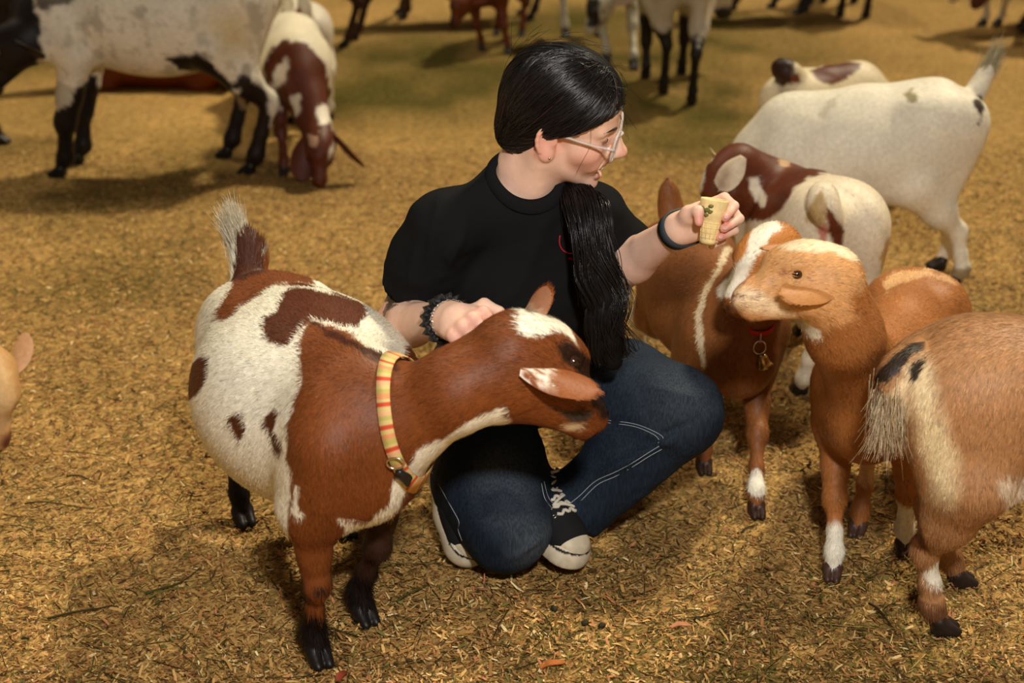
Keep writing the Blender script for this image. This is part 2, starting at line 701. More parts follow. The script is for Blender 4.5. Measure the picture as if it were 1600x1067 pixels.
# loose shavings: tens of thousands of curled flakes, nobody could count them
N = 170000
yy = 1.75 + (5.4 - 1.75) * RNG.random(N) ** 1.7
hw = 0.40 * (yy * CP + CAM_H * SP) + 0.15
xx = (RNG.random(N) * 2 - 1) * hw
fx = np.stack([xx, yy], 1)
L = RNG.gamma(2.6, 0.0026, N) + 0.003
W = RNG.uniform(0.0012, 0.0040, N) * np.clip(L / 0.010, 0.6, 1.7)
ang = RNG.random(N) * 2 * math.pi
tilt = RNG.normal(0, 0.30, N)
roll = RNG.normal(0, 0.35, N)
curl = RNG.normal(0, 0.35, N)
d = np.stack([np.cos(ang) * np.cos(tilt), np.sin(ang) * np.cos(tilt), np.sin(tilt)], 1)
sd = np.stack([-np.sin(ang), np.cos(ang), np.zeros(N)], 1)
nn = np.cross(d, sd)
sd = sd * np.cos(roll)[:, None] + nn * np.sin(roll)[:, None]
nn = np.cross(d, sd)
base_z = ground_z(fx) + 0.002 + np.abs(np.sin(tilt)) * L * 0.5 + RNG.random(N) * 0.005
c = np.concatenate([fx, base_z[:, None]], 1)
V = []
for t in (-0.5, 0.0, 0.5):
    for s_ in (-0.5, 0.5):
        w_ = W * (1.0 if t == 0 else 0.7)
        V.append(c + d * (L * t)[:, None] + sd * (w_ * s_)[:, None] + nn * (curl * L * (0.25 - t * t))[:, None])
V = np.stack(V, 1).reshape(-1, 3)
o6 = np.arange(N)[:, None] * 6
Q = np.concatenate([o6 + np.array([[0, 2, 3, 1]]), o6 + np.array([[2, 4, 5, 3]])])
pal = np.array([lin(x) for x in ((202, 160, 96), (182, 140, 80), (216, 182, 122), (164, 118, 64), (146, 104, 58), (184, 124, 80), (118, 84, 46), (80, 60, 34), (112, 106, 52), (228, 204, 152))])
pick = RNG.choice(len(pal), N, p=[.16, .18, .07, .16, .12, .05, .10, .08, .06, .02])
cc = pal[pick] * RNG.uniform(0.75, 1.2, N)[:, None]
gf = green_at(fx) > RNG.random(N) * 1.3
cc[gf] = lin((104, 92, 38)) * RNG.uniform(0.5, 1.3, gf.sum())[:, None]
# broad random patches of lighter and darker flakes
fp = np.concatenate([fx, np.zeros((N, 1))], 1)
cc *= (1 + 0.28 * fbm(fp * 1.9, 33, 3))[:, None].clip(0.5, 1.4)
M_FLAKE = mat('pine_flake', attr=True, rough=0.7, spec=0.2)
sh = link('wood_shavings', raw_mesh('wood_shavings', V, Q, col=np.repeat(cc, 6, 0), smooth=False), M_FLAKE)
tag(sh, 'loose golden pine shavings strewn thickly over the barn floor', 'shavings', kind='stuff')

# short stems of hay mixed through the litter
N = 4200
yy = 1.8 + 3.8 * RNG.random(N) ** 1.5
xx = (RNG.random(N) * 2 - 1) * (0.40 * (yy * CP + CAM_H * SP) + 0.1)
fx = np.stack([xx, yy], 1)
L = RNG.gamma(2.5, 0.016, N) + 0.012
ang = RNG.random(N) * 2 * math.pi
bend = RNG.normal(0, 0.25, N)
r = RNG.uniform(0.0005, 0.0012, N)
d = np.stack([np.cos(ang), np.sin(ang), np.zeros(N)], 1)
sd = np.stack([-np.sin(ang), np.cos(ang), np.zeros(N)], 1)
z0 = RNG.uniform(0.004, 0.010, N)
V = []
for t in (-0.5, 0.0, 0.5):
    p = fx + (d * (L * t)[:, None] + sd * (bend * L * (0.25 - t * t))[:, None])[:, :2]
    p = np.concatenate([p, (ground_z(p) + z0)[:, None]], 1)
    for a in (0, 2.094, 4.189):
        V.append(p + sd * (r * math.cos(a))[:, None] + A(0, 0, 1) * (r * math.sin(a))[:, None])
V = np.stack(V, 1).reshape(-1, 3)
o9 = np.arange(N)[:, None] * 9
Q = np.concatenate([o9 + np.array([[k * 3 + a, k * 3 + (a + 1) % 3, k * 3 + 3 + (a + 1) % 3, k * 3 + 3 + a]]) for k in (0, 1) for a in (0, 1, 2)])
pal = np.array([lin(x) for x in ((92, 84, 36), (70, 62, 28), (120, 104, 48), (180, 150, 80), (60, 44, 22))])
cc = pal[RNG.choice(5, N, p=[.34, .26, .18, .12, .10])] * RNG.uniform(0.7, 1.2, N)[:, None]
hs = link('hay_chaff', raw_mesh('hay_chaff', V, Q, col=np.repeat(cc, 9, 0)), M_FLAKE)
tag(hs, 'short dull green hay stems scattered through the shavings', 'hay', kind='stuff')


def stalk(name, px, r, colr, label, cat, group=None, up=0.012):
    """a single stalk lying on the litter along picked floor points"""
    p = smooth_path([G(*q) for q in px], 5 * len(px))
    p[:, 2] = ground_z(p[:, :2]) + up + 0.004 * np.sin(np.linspace(0, 5, len(p)))
    rr = r * np.linspace(1.1, 0.5, len(p))
    V, Q, T = tube(p, rr, 5)
    node = np.repeat(0.85 + 0.3 * RNG.random(len(p)), 5)
    col = lin(colr) * np.concatenate([node, [1, 1]])[:, None]
    o = obj(name, V, Q, T, M_FLAKE, col=col, origin=p[0])
    tag(o, label, cat, group)
    return o


stalk('hay_stalk', [(75, 974), (130, 962), (176, 950)], .0022, (58, 52, 26), 'thick dark hay stalk lying at lower left, pointing toward the goat', 'hay stalk')
stalk('hay_stalk', [(228, 934), (270, 922), (310, 893)], .0022, (62, 66, 30), 'bent dark green hay stalk in front of the pied goat, forking upward', 'hay stalk')
stalk('hay_stalk', [(230, 942), (280, 925), (330, 917)], .0014, (110, 112, 50), 'thin pale green hay stem alongside the bent dark stalk', 'hay stalk')
stalk('twig', [(1357, 950), (1378, 968), (1398, 986)], .0021, (44, 32, 20), 'short dark twig lying below the feet of the golden lop-eared goat', 'twig')
stalk('hay_stalk', [(620, 948), (644, 935), (668, 920)], .0018, (74, 76, 34), 'green hay stalk right of the pied goat front hooves', 'hay stalk')
stalk('hay_stalk', [(1158, 838), (1172, 829), (1184, 821)], .0022, (50, 52, 26), 'short dark green stalk at the hoof of the red-collared goat', 'hay stalk')
stalk('hay_stalk', [(1090, 922), (1112, 907), (1132, 893)], .0014, (170, 150, 84), 'pale straw on the shaded floor between woman and golden goat', 'hay stalk')
stalk('hay_stalk', [(105, 750), (130, 752), (148, 756)], .0018, (50, 48, 24), 'thin dark stalk on the open floor left of the pied goat', 'hay stalk')
stalk('hay_stalk', [(560, 905), (600, 894), (640, 888), (690, 884)], .0014, (96, 88, 44), 'long thin stem running toward the sole of the right sneaker', 'hay stalk')
stalk('hay_stalk', [(40, 795), (95, 796), (150, 798)], .0016, (62, 58, 28), 'straight dark stem crossing the floor at the left edge', 'hay stalk')


def chip(px, py, ln, wd, rot, colr, label, cat='bark chip', name='bark_chip'):
    """a single curled chip lying on the litter"""
    g = G(px, py)
    n, m = 9, 4
    V = []
    for side in (1, -1):
        for i in range(n):
            t = i / (n - 1)
            w = wd * math.sin(math.pi * (.12 + .8 * t)) ** .6
            for j in range(m):
                u = j / (m - 1) - .5
                V.append(((t - .5) * ln, u * w + .12 * wd * math.sin(7 * t), .006 * math.sin(math.pi * t) + .25 * u * u * wd + side * .0007))
    V = np.array(V) @ rot_m(rot).T + A(g[0], g[1], ground_z(g[None, :2])[0] + .010)
    o = n * m
    Q = []
    for i in range(n - 1):
        for j in range(m - 1):
            a, b, c_, e = i * m + j, (i + 1) * m + j, (i + 1) * m + j + 1, i * m + j + 1
            Q += [(a, b, c_, e), (o + e, o + c_, o + b, o + a)]
    V_ = V
    col = lin(colr) * (1 + .25 * fbm(V_ * 120, 3, 2))[:, None]
    ob = obj(name, V_, np.array(Q), None, M_FLAKE, col=np.clip(col, 0, 1), origin=V_[0])
    return tag(ob, label, cat)


def rot_m(a):
    return np.array([[math.cos(a), -math.sin(a), 0], [math.sin(a), math.cos(a), 0], [0, 0, 1]])


chip(864, 1050, .046, .016, .35, (176, 104, 52), 'orange brown bark chip on the floor at the bottom, below the left sneaker')
chip(1064, 990, .036, .013, .15, (180, 120, 84), 'pinkish brown bark chip on the floor under the rust and golden goats')
chip(535, 1062, .030, .014, 1.2, (150, 70, 44), 'reddish bark chip beside the front hoof of the pied goat')
for px, py, lb in ((914, 984, 'dark dropping on the lit litter, left one of a pair'), (940, 988, 'dark dropping on the lit litter, right one of a pair'), (1089, 979, 'dark dropping just above the pinkish bark chip'), (866, 960, 'dark dropping between left sneaker and the pair of droppings')):
    g = G(px, py)
    V, Q, T = uvsphere(A(g[0], g[1], ground_z(g[None, :2])[0] + .011), A(.0075, .0058, .0052), 12, 8, rot_m(px))
    V = V + .0012 * fbm(V * 260, 3, 2)[:, None]
    tag(obj('dropping', V, Q, T, M_FLAKE, col=np.tile(lin((48, 44, 28)), (len(V), 1)), origin=g), lb, 'dropping')
# ------------------------------------------------------------------ goats
def poly_sdf(q, poly):
    """signed distance (inside negative) of 2-D points to a polygon"""
    poly = np.asarray(poly, float)
    d = np.full(len(q), 1e9)
    ins = np.zeros(len(q), bool)
    for a, b in zip(poly, np.roll(poly, -1, 0)):
        ba = b - a
        t = np.clip(((q - a) @ ba) / max(ba @ ba, 1e-9), 0, 1)
        d = np.minimum(d, np.linalg.norm(q - a - t[:, None] * ba, axis=1))
        c = ((a[1] > q[:, 1]) != (b[1] > q[:, 1]))
        with np.errstate(divide='ignore', invalid='ignore'):
            x = (b[0] - a[0]) * (q[:, 1] - a[1]) / (b[1] - a[1]) + a[0]
        ins ^= c & (q[:, 0] < x)
    return np.where(ins, -d, d)


def paint(V, base, ops, frame, rag=5.0):
    """coat colours of the points V: base colour, then patches in order"""
    c = np.tile(lin(base), (len(V), 1)).astype(float)
    c *= (1 + 0.10 * fbm(V * 9, 4, 3))[:, None]
    pp = proj(V)
    loc = frame(V)
    jag = fbm(V * 28, 8, 3)
    for op in ops:
        kind, colr = op[0], lin(op[-1])
        if kind == 'poly':            # outline of a patch, carried straight through the body
            s = poly_sdf(pp, op[1]) + jag * rag
            w = np.clip(0.5 - s / 3.0, 0, 1)
        elif kind == 'spoly':
            s = poly_sdf(pp, op[1]) + jag * rag
            w = np.clip(0.5 - s / op[2], 0, 1)
        elif kind == 'speck':         # speckled patch
            s = poly_sdf(pp, op[1]) + jag * rag
            w = np.clip(0.5 - s / 4.0, 0, 1) * np.clip(fbm(V * 190, 19, 2) * 4 + .9, 0, 1)
        elif kind == 'line':          # thin crease
            s = np.full(len(V), 1e9)
            for a, b in zip(op[1][:-1], op[1][1:]):
                a, b = A(*a), A(*b)
                t = np.clip(((pp - a) @ (b - a)) / ((b - a) @ (b - a)), 0, 1)
                s = np.minimum(s, np.linalg.norm(pp - a - t[:, None] * (b - a), axis=1))
            w = np.clip((op[2] * (1 + (.55 * jag if op[2] > 4 else 0)) - s) / 1.5 + .5, 0, 1) * .9
        elif kind == 'ball':          # around a point
            s = np.linalg.norm((V - op[1]) / np.asarray(op[2]), axis=1) - 1 + jag * 0.16
            w = np.clip(0.5 - s / 0.12, 0, 1)
        elif kind == 'below':         # under a height
            w = np.clip(0.5 - (V[:, 2] + jag * 0.02 - op[1]) / 0.02, 0, 1)
        elif kind == 'loc':           # function of body coordinates
            w = np.clip(op[1](loc, jag), 0, 1)
        elif kind == 'patchy':        # scattered blotches: frequency, threshold, seed
            w = np.clip((fbm(V * op[1], op[3], 2) - op[2]) / 0.08, 0, 1)
        c = c * (1 - w[:, None]) + colr * w[:, None] * (1 + 0.12 * fbm(V * 11, 14, 2))[:, None]
    return np.clip(c, 0, 1)


def make_hoof():
    b = Body()
    for s in (-1, 1):
        b.cone(A(-0.010, s * 0.0105, 0.026), A(0.024, s * 0.010, 0.009), 0.0135, 0.0075, 0.006)
        b.cone(A(-0.012, s * 0.0105, 0.010), A(0.018, s * 0.0105, 0.008), 0.0115, 0.0085, 0.006)
        b.ell(A(-0.024, s * 0.013, 0.050), A(0.009, 0.007, 0.010), k=0.004)      # dew claw
    b.cone(A(-0.012, 0, 0.034), A(-0.014, 0, 0.046), 0.014, 0.015, 0.012)
    b.ell(A(0, 0, -0.020), A(0.09, 0.06, 0.020), k=0.002, op='s')
    V, Q = b.mesh(0.0032)
    return V, Q


HOOF = make_hoof()
HOOF_ME = {}


def hoof_mesh(colr):
    if colr not in HOOF_ME:
        V, Q = HOOF
        col = np.tile(lin(colr), (len(V), 1)) * (1 + 0.25 * fbm(V * 150, 2, 2))[:, None] * (0.75 + 9 * V[:, 2:3]).clip(0.6, 1.2)
        HOOF_ME[colr] = raw_mesh('hoof', V, Q, col=np.clip(col, 0, 1))
    return HOOF_ME[colr]


def ear_mesh(base, d, face, L, Wd, cup=0.45, bend=0.0, curl=0.0, n=16, m=9, thick=0.003):
    """leaf-shaped ear: base point, direction, the way its hollow faces"""
    d = nrm(d)
    face = nrm(face - d * (np.asarray(face) @ d))
    s = np.cross(d, face)
    prof = lambda t: (0.30 + 0.70 * math.sin(min(t / .5, 1) * math.pi / 2)) * math.sqrt(max(1 - max((t - .52) / .48, 0) ** 2.6, 0))
    rows_f, rows_b = [], []
    for i in range(n):
        t = i / (n - 1)
        w = Wd * 0.5 * max(prof(t), 0.03 if t < 1 else 0.02)
        c = np.asarray(base) + d * L * t + face * (bend * L * t * t)
        dd = nrm(d + face * 2 * bend * t)
        ff = np.cross(s, dd)
        rf, rb = [], []
        for j in range(m):
            u = (j / (m - 1) - 0.5) * 2
            a = u * (cup * (1.4 - 0.7 * t)) * 1.5
            off = s * (w * math.sin(a) / max(math.sin(cup * (1.4 - 0.7 * t) * 1.5), 0.2)) + ff * (w * (1 - math.cos(a)) * 1.1) + ff * curl * w * u
            tk = thick * (1 - 0.75 * abs(u)) * (1 - 0.6 * t)
            rf.append(c + off + ff * tk)
            rb.append(c + off - ff * tk)
        rows_f.append(rf)
        rows_b.append(rb)
    Vf, Vb = np.array(rows_f).reshape(-1, 3), np.array(rows_b).reshape(-1, 3)
    V = np.concatenate([Vf, Vb])
    o = n * m
    Q = []
    for i in range(n - 1):
        for j in range(m - 1):
            a, b, c_, e = i * m + j, i * m + j + 1, (i + 1) * m + j + 1, (i + 1) * m + j
            Q.append((a, b, c_, e))
            Q.append((o + e, o + c_, o + b, o + a))
        for j, flip in ((0, 0), (m - 1, 1)):
            a, e = i * m + j, (i + 1) * m + j
            q = (a, e, o + e, o + a)
            Q.append(q[::-1] if flip else q)
    for i, flip in ((0, 1), (n - 1, 0)):
        for j in range(m - 1):
            a, b = i * m + j, i * m + j + 1
            q = (a, b, o + b, o + a)
            Q.append(q[::-1] if flip else q)
    inner = np.concatenate([np.ones(n * m), np.zeros(n * m)])
    Q = np.array(Q)
    return V, Q, inner


def fur_blades(body, V, Q, col_fn, n, length, width, flow_up, longer=(), lift=0.16):
    """short hair of the coat: thin blades rooted on the skin and lying along it"""
    a = np.linalg.norm(np.cross(V[Q[:, 2]] - V[Q[:, 0]], V[Q[:, 3]] - V[Q[:, 1]]), axis=1)
    # hairs stand thicker where the coat is close to the camera's side of the herd
    f = RNG.choice(len(Q), n, p=a / a.sum())
    u, v = RNG.random((2, n, 1))
    q = V[Q[f]]
    root = (q[:, 0] * (1 - u) + q[:, 1] * u) * (1 - v) + (q[:, 3] * (1 - u) + q[:, 2] * u) * v
    Nv = vnormals(V, Q)
    nr = Nv[Q[f]].mean(1)
    nr /= np.linalg.norm(nr, axis=1)[:, None]
    fl = body.flow_at(root) + flow_up
    fl += RNG.normal(0, 0.16, (n, 3)) * np.linalg.norm(fl, axis=1)[:, None]
    fl -= nr * (fl * nr).sum(1)[:, None]
    fl /= np.maximum(np.linalg.norm(fl, axis=1), 1e-6)[:, None]
    L = length * RNG.uniform(0.6, 1.25, n)
    lf = np.full(n, lift)
    for c, r, k in longer:
        w = np.clip(1.4 - np.linalg.norm(root - c, axis=1) / r, 0, 1)
        L *= 1 + (k - 1) * w
        lf += 0.25 * w
    d = fl + nr * (lf * RNG.uniform(0.5, 1.5, n))[:, None]
    d /= np.linalg.norm(d, axis=1)[:, None]
    sd = np.cross(d, nr)
    sd /= np.linalg.norm(sd, axis=1)[:, None]
    w = width * RNG.uniform(0.7, 1.3, n) * 0.5
    root = root - nr * 0.001
    B = np.stack([root + sd * w[:, None], root - sd * w[:, None], root + d * L[:, None]], 1).reshape(-1, 3)
    gn = np.cross(B[1::3] - B[0::3], B[2::3] - B[0::3])
    flip = (gn * nr).sum(1) < 0
    T = np.arange(3 * n).reshape(-1, 3)
    T[flip] = T[flip][:, ::-1]
    cc = col_fn(root) * RNG.uniform(0.55, 1.50, n)[:, None]
    cc3 = np.repeat(cc, 3, 0)
    cc3[2::3] *= 1.12
    nn = nr + RNG.normal(0, 0.10, nr.shape)
    nn /= np.linalg.norm(nn, axis=1)[:, None]
    return B, T, np.clip(cc3, 0, 1), np.repeat(nn, 3, 0)


def head_frame(fwd, up):
    f = nrm(fwd)
    u = nrm(np.asarray(up) - f * (np.asarray(up) @ f))
    return np.stack([f, np.cross(u, f), u], 1)          # columns: forward, left, up


def goat(label, W, R, head=None, hooves=None, S=1.0, bw=0.125, bd=0.135, res=0.006, base=(230, 222, 200), ops=(), hoofcol=(40, 30, 24),
         fur=0, furlen=0.010, ears=None, tail=None, tail_r=0.016, neck_r=1.0, neck_mid=None, group=None, rag=5.0, longer=(), extra=None,
         legs_straight=False, ear_ops=None, eyes=True, iris=(150, 96, 30), thin=1.0, neck_lo=0.12, knees=None, sag=0.0, neck_pts=None, tuft=None, bz=-.165, st_x=.075, fyaw=0.0, brisk=.085, chest=.155):
    """W withers point, R rump point on the back line; hooves FL FR HL HR on the floor; head = (skull centre, forward, up, size)"""
    W, R = np.asarray(W, float), np.asarray(R, float)
    f = W - R
    Lb = np.linalg.norm(f)
    f = nrm(f)
    up = nrm(A(0, 0, 1) - f * f[2])
    l = np.cross(up, f)
    B3 = np.stack([f, l, up], 1)
    at = lambda x, y, z: R + B3 @ A(x, y, z)
    s = S
    ca, sa = math.cos(fyaw), math.sin(fyaw)
    B3f = np.array([[ca, -sa, 0], [sa, ca, 0], [0, 0, 1]]) @ B3          # forequarters may be turned against the hindquarters
    atf = lambda x, y, z: W + B3f @ A(x - Lb, y, z)
    b = Body()
    down = -up * 0.7 - f * 0.7
    back = -f
    # trunk
    b.cone(at(0, 0, -.055 * s), at(Lb * .5, 0, -.060 * s - sag), .052 * s, .052 * s, .04, flow=back)
    b.cone(at(Lb * .5, 0, -.060 * s - sag), at(Lb, 0, -.052 * s), .052 * s, .050 * s, .04, flow=back)
    b.ell(atf(Lb - .02 * s, 0, -.155 * s), A(chest * s, min(bw, .112 * s), .150 * s), B3f, .05, flow=down)
    b.ell(at(Lb * .47, 0, bz * s - sag), A(Lb * .46 + .05 * s, bw, bd), B3, .06, flow=down)
    b.ell(at(.02 * s, 0, -.125 * s), A(.125 * s, .098 * s, .115 * s), B3, .05, flow=down)
    for y in (-1, 1):
        b.ell(at(.085 * s, y * .075 * s, -.055 * s), A(.03, .022, .025) * s, B3, .04, flow=back)          # hip bones
        b.ell(at(-.085 * s, y * .035 * s, -.085 * s), A(.022, .018, .022) * s, B3, .04, flow=-up)         # pin bones
    b.ell(atf(Lb + brisk * s, 0, -.185 * s), A(.085, .075, .095) * s, B3f, .05, flow=-up)                    # brisket
    # legs
    hv = {}
    for nm, x, y in (('FL', Lb - .01 * s, .085 * s), ('FR', Lb - .01 * s, -.085 * s), ('HL', -.06 * s, .085 * s), ('HR', -.06 * s, -.085 * s)):
        p = at(x, y, 0)
        hv[nm] = (A(p[0], p[1], 0), None)
    for nm, v in (hooves or {}).items():
        hv[nm] = v if isinstance(v, tuple) else (v, None)
    hz = lambda p, z: A(p[0], p[1], z)
    fh = nrm(A(f[0], f[1], 0))
    hoof_at = []
    fet = []
    for nm, y in (('FL', 1), ('FR', -1)):
        p, hd = hv[nm]
        hd = fh if hd is None else nrm(hd)
        p0 = p - hd * .010 * s
        z0 = p[2]
        sh = atf(Lb + .02 * s, y * .080 * s, -.13 * s)
        el = atf(Lb - .035 * s, y * .086 * s, -.255 * s)
        fe = p0 - hd * .016 * s + A(0, 0, .058 * s)
        kn = (knees or {}).get(nm)
        if kn is None:
            kn = el * .50 + fe * .50 + hd * .018 * s
            kn[2] = z0 + .165 * s
        b.ell(atf(Lb - .01 * s, y * .070 * s, -.165 * s), A(.075, .042, .125) * s, B3f, .04, flow=-up)        # shoulder
        b.cone(sh, el, .062 * s, .054 * s, .04, flow=-up)
        b.chain([(el, .052 * s), (el * .4 + kn * .6, .030 * s * thin), (kn, .0265 * s * thin)], .02, flow=-up)
        b.ell(kn + hd * .006 * s, A(.025, .024, .030) * s * thin, None, .012, flow=-up)
        b.chain([(kn, .0205 * s * thin), (kn * .4 + fe * .6, .0165 * s * thin), (fe, .021 * s * thin), (p0 + A(0, 0, .030 * s), .0175 * s)], .016, flow=-up)
        hoof_at.append((p, hd))
        fet.append(fe)
    for nm, y in (('HL', 1), ('HR', -1)):
        p, hd = hv[nm]
        hd = fh if hd is None else nrm(hd)
        p0 = p - hd * .010 * s
        z0 = p[2]
        hip = at(.015 * s, y * .072 * s, -.115 * s)
        st = at(st_x * s, y * .094 * s, -.245 * s)
        fe = p0 - hd * .016 * s + A(0, 0, .058 * s)
        hk = (knees or {}).get(nm)
        if hk is None:
            hk = fe - hd * .050 * s
            hk[2] = z0 + .215 * s
        b.cone(hip, st, .088 * s, .058 * s, .05, flow=-up, wide=l, ws=.72)
        b.cone(at(-.055 * s, y * .055 * s, -.12 * s), st * .45 + hk * .55, .060 * s, .034 * s, .05, flow=-up, wide=l, ws=.75)   # hamstring
        b.chain([(st, .058 * s), (st * .45 + hk * .55, .036 * s * thin), (hk, .023 * s * thin)], .03, flow=-up)
        b.ell(hk - hd * .006 * s, A(.020, .020, .030) * s * thin, None, .014, flow=-up)
        b.chain([(hk, .0205 * s * thin), (hk * .4 + fe * .6, .0170 * s * thin), (fe, .021 * s * thin), (p0 + A(0, 0, .030 * s), .0175 * s)], .016, flow=-up)
        hoof_at.append((p, hd))
        fet.append(fe)
    # neck and head
    Hd = None
    if head is not None:
        hc, hf, hu, hs = head
        hc = np.asarray(hc, float)
        H = head_frame(hf, hu)
        h_ = lambda x, y, z: hc + H @ (A(x, y, z) * hs)
        n0 = at(Lb - .005 * s, 0, -neck_lo * s)
        n1 = h_(-.035, 0, -.020)
        mid = (n0 + n1) / 2 if neck_mid is None else np.asarray(neck_mid, float)
        nf = nrm(n0 - n1)
        if neck_pts:
            b.cone(n0, neck_pts[0][0], .090 * s * neck_r, neck_pts[0][1], .05, flow=nf)
            b.chain(list(neck_pts) + [(n1, .050 * hs)], .02, flow=nf)
        else:
            b.chain([(n0, .098 * s * neck_r), (mid, .070 * s * neck_r), (n1, .052 * hs)], .05, flow=nf)
            b.cone(at(Lb + .05 * s, 0, -.20 * s), h_(-.015, 0, -.06), .065 * s * neck_r, .036 * hs, .06, flow=nf)
        hb = -H[:, 0]
        b.ell(h_(0, 0, 0), A(.066, .051, .054) * hs, H, .03, flow=hb)
        b.cone(h_(.025, 0, .012), h_(.115, 0, -.022), .044 * hs, .0285 * hs, .025, flow=hb, wide=H[:, 1], ws=.92)
        b.ell(h_(.138, 0, -.035), A(.032, .0275, .027) * hs, H, .02, flow=hb)
        b.cone(h_(0, 0, -.050), h_(.118, 0, -.060), .038 * hs, .019 * hs, .022, flow=hb, wide=H[:, 1], ws=.85)
        b.ell(h_(.135, 0, -.060), A(.018, .019, .015) * hs, H, .010, flow=hb)                              # chin
        b.ell(h_(.058, 0, .034), A(.040, .030, .018) * hs, H, .03, flow=hb)                                # forehead
        for y in (-1, 1):
            b.ell(h_(.022, y * .029, -.035), A(.052, .021, .036) * hs, H, .025, flow=hb)                   # cheek
            b.ell(h_(.046, y * .041, .018), A(.022, .012, .011) * hs, H, .014, flow=hb)                    # brow
            b.ell(h_(.050, y * .043, -.012), A(.020, .010, .008) * hs, H, .012, flow=hb)                   # under the eye
            b.ell(h_(.052, y * .054, .004), A(.012, .013, .0095) * hs, H, .006, op='s')                    # socket
            b.ell(h_(.1655, y * .0135, -.028), A(.009, .005, .0038) * hs, H @ rot_z(-y * .5) @ rot_y(.5), .004, op='s')     # nostril
            b.cone(h_(.160, y * .018, -.0500), h_(.098, y * .034, -.0465), .0028 * hs, .0026 * hs, .003, op='s')   # mouth line
        b.cone(h_(.172, 0, -.046), h_(.172, 0, -.034), .0020 * hs, .0018 * hs, .003, op='s')
        Hd = (h_, H, hs)
    # tail
    if tail is None:
        tb = at(-.095 * s, 0, -.045 * s)
        tail = [tb, tb - f * .02 * s + up * .05 * s, tb + up * .12 * s]
    tp = smooth_path(tail, 7)
    tr = tail_r * s * A(1.25, 1.2, 1.15, 1.1, 1.0, .85, .5)
    b.chain(list(zip(tp, tr)), .02, wide=l, ws=1.25)
    if extra:
        extra(b, at, Hd)
    V, Q = b.mesh(res)
    frame = lambda X: (X - R) @ B3
    allops = list(ops(at, Hd, fet) if callable(ops) else ops)
    cf = lambda X: paint(X, base, allops, frame, rag)
    col = cf(V)
    if Hd is not None and res < 0.0075:     # bare skin of nose, lips and eyelids
        h_, H, hs = Hd
        for c, r, k in ((h_(.168, 0, -.030), .013 * hs, 'n'),):
            w = np.clip(1.3 - np.linalg.norm(V - c, axis=1) / r, 0, 1)[:, None] * .8
            col = col * (1 - w) + (lin((120, 66, 52)) if base[0] > 140 else lin((40, 24, 18))) * w
    N = vnormals(V, Q)
    Vb, Qb, Tb, Cb, Nb = V, Q, None, col, N
    if fur:
        B, T, C3, NB = fur_blades(b, V, Q, cf, fur, furlen, .0015, A(0, 0, -.15), longer)
        Vb, Tb, Cb, Nb = np.concatenate([V, B]), T + len(V), np.concatenate([col, C3]), np.concatenate([N, NB])
    org = A(*((W + R) / 2)[:2], 0)
    t = thing('goat', label, 'goat', org, group)
    obj('body', Vb, Qb, Tb, M_COAT, t, Cb, normals=Nb)
    hm = hoof_mesh(hoofcol)
    for (p, hd) in hoof_at:
        o = link('hoof', hm, M_HORN, t)
        hl = np.cross(A(0, 0, 1), hd)
        M = Matrix(((hd[0] * s, hl[0] * s, 0, p[0] - org[0]), (hd[1] * s, hl[1] * s, 0, p[1] - org[1]), (0, 0, s, p[2]), (0, 0, 0, 1)))
        o.matrix_local = M
    if Hd is not None:
        h_, H, hs = Hd
        if ears is None:
            ears = {}
        for y in (1, -1):
            e = dict(dir=A(-.25, y * 1.0, .10), face=A(.75, 0, .5), L=.125, W=.052, cup=.5, bend=-.18)
            e.update(ears.get('both', {}))
            e.update(ears.get('L' if y > 0 else 'R', {}))
            d_, fc = e['dir'].copy(), e['face'].copy()
            if 'both' in ears and y < 0 and 'R' not in ears:
                d_[1], fc[1] = -d_[1], -fc[1]
            bp = e['base'] if 'base' in e else h_(-.022, y * .046, -.014)
            bp = bp - H @ nrm(d_) * .010 * hs
            EV, EQ, inn = ear_mesh(bp, H @ d_, H @ fc, e['L'] * hs, e['W'] * hs, e['cup'], e['bend'])
            ec = cf(EV) if ear_ops is None else paint(EV, ear_ops[0], ear_ops[1], frame, rag)
            ic = lin((196, 150, 122)) * .55 + ec * .45 if ec.mean() > .12 else ec * 1.15
            ec = np.where(inn[:, None] > .5, ic, ec)
            if fur:
                Ne = vnormals(EV, EQ)
                fk = Body()
                fk.cone(bp, bp + H @ d_ * .1, .01, .01, flow=H @ d_)
                outer = EQ[(inn[EQ] < .5).all(1)]
                B, T, C3, NB = fur_blades(fk, EV, outer, lambda X: (cf(X) if ear_ops is None else paint(X, ear_ops[0], ear_ops[1], frame, rag)), int(fur * .02) + 200, furlen * .7, .0010, A(0, 0, 0), (), .10)
                obj('ear', np.concatenate([EV, B]), EQ, T + len(EV), M_COAT, t, np.concatenate([ec, C3]), normals=np.concatenate([Ne, NB]))
            else:
                obj('ear', EV, EQ, None, M_COAT, t, ec)
            if eyes and e.get('eye', True):
                er = .0112 * hs
                ey = h_(.0515, y * .0405, .0035)
                SV, SQ, ST = uvsphere(A(0, 0, 0), er, 32, 24)
                ax = nrm(A(.30, y * 1.0, .10))
                dd = SV / er
                u = dd @ ax
                hx = nrm(np.cross(A(0, 0, 1), ax))
                vx = np.cross(ax, hx)
                a1, a2 = np.abs(dd @ hx), np.abs(dd @ vx)
                ec = np.tile(lin((70, 44, 30)), (len(SV), 1))
                ec[u > .62] = lin(iris)
                ec[(u > .6) & (a1 < .42) & (a2 < .16)] = lin((8, 6, 5))
                obj('eye', SV @ H.T + ey, SQ, ST, M_EYE, t, ec)
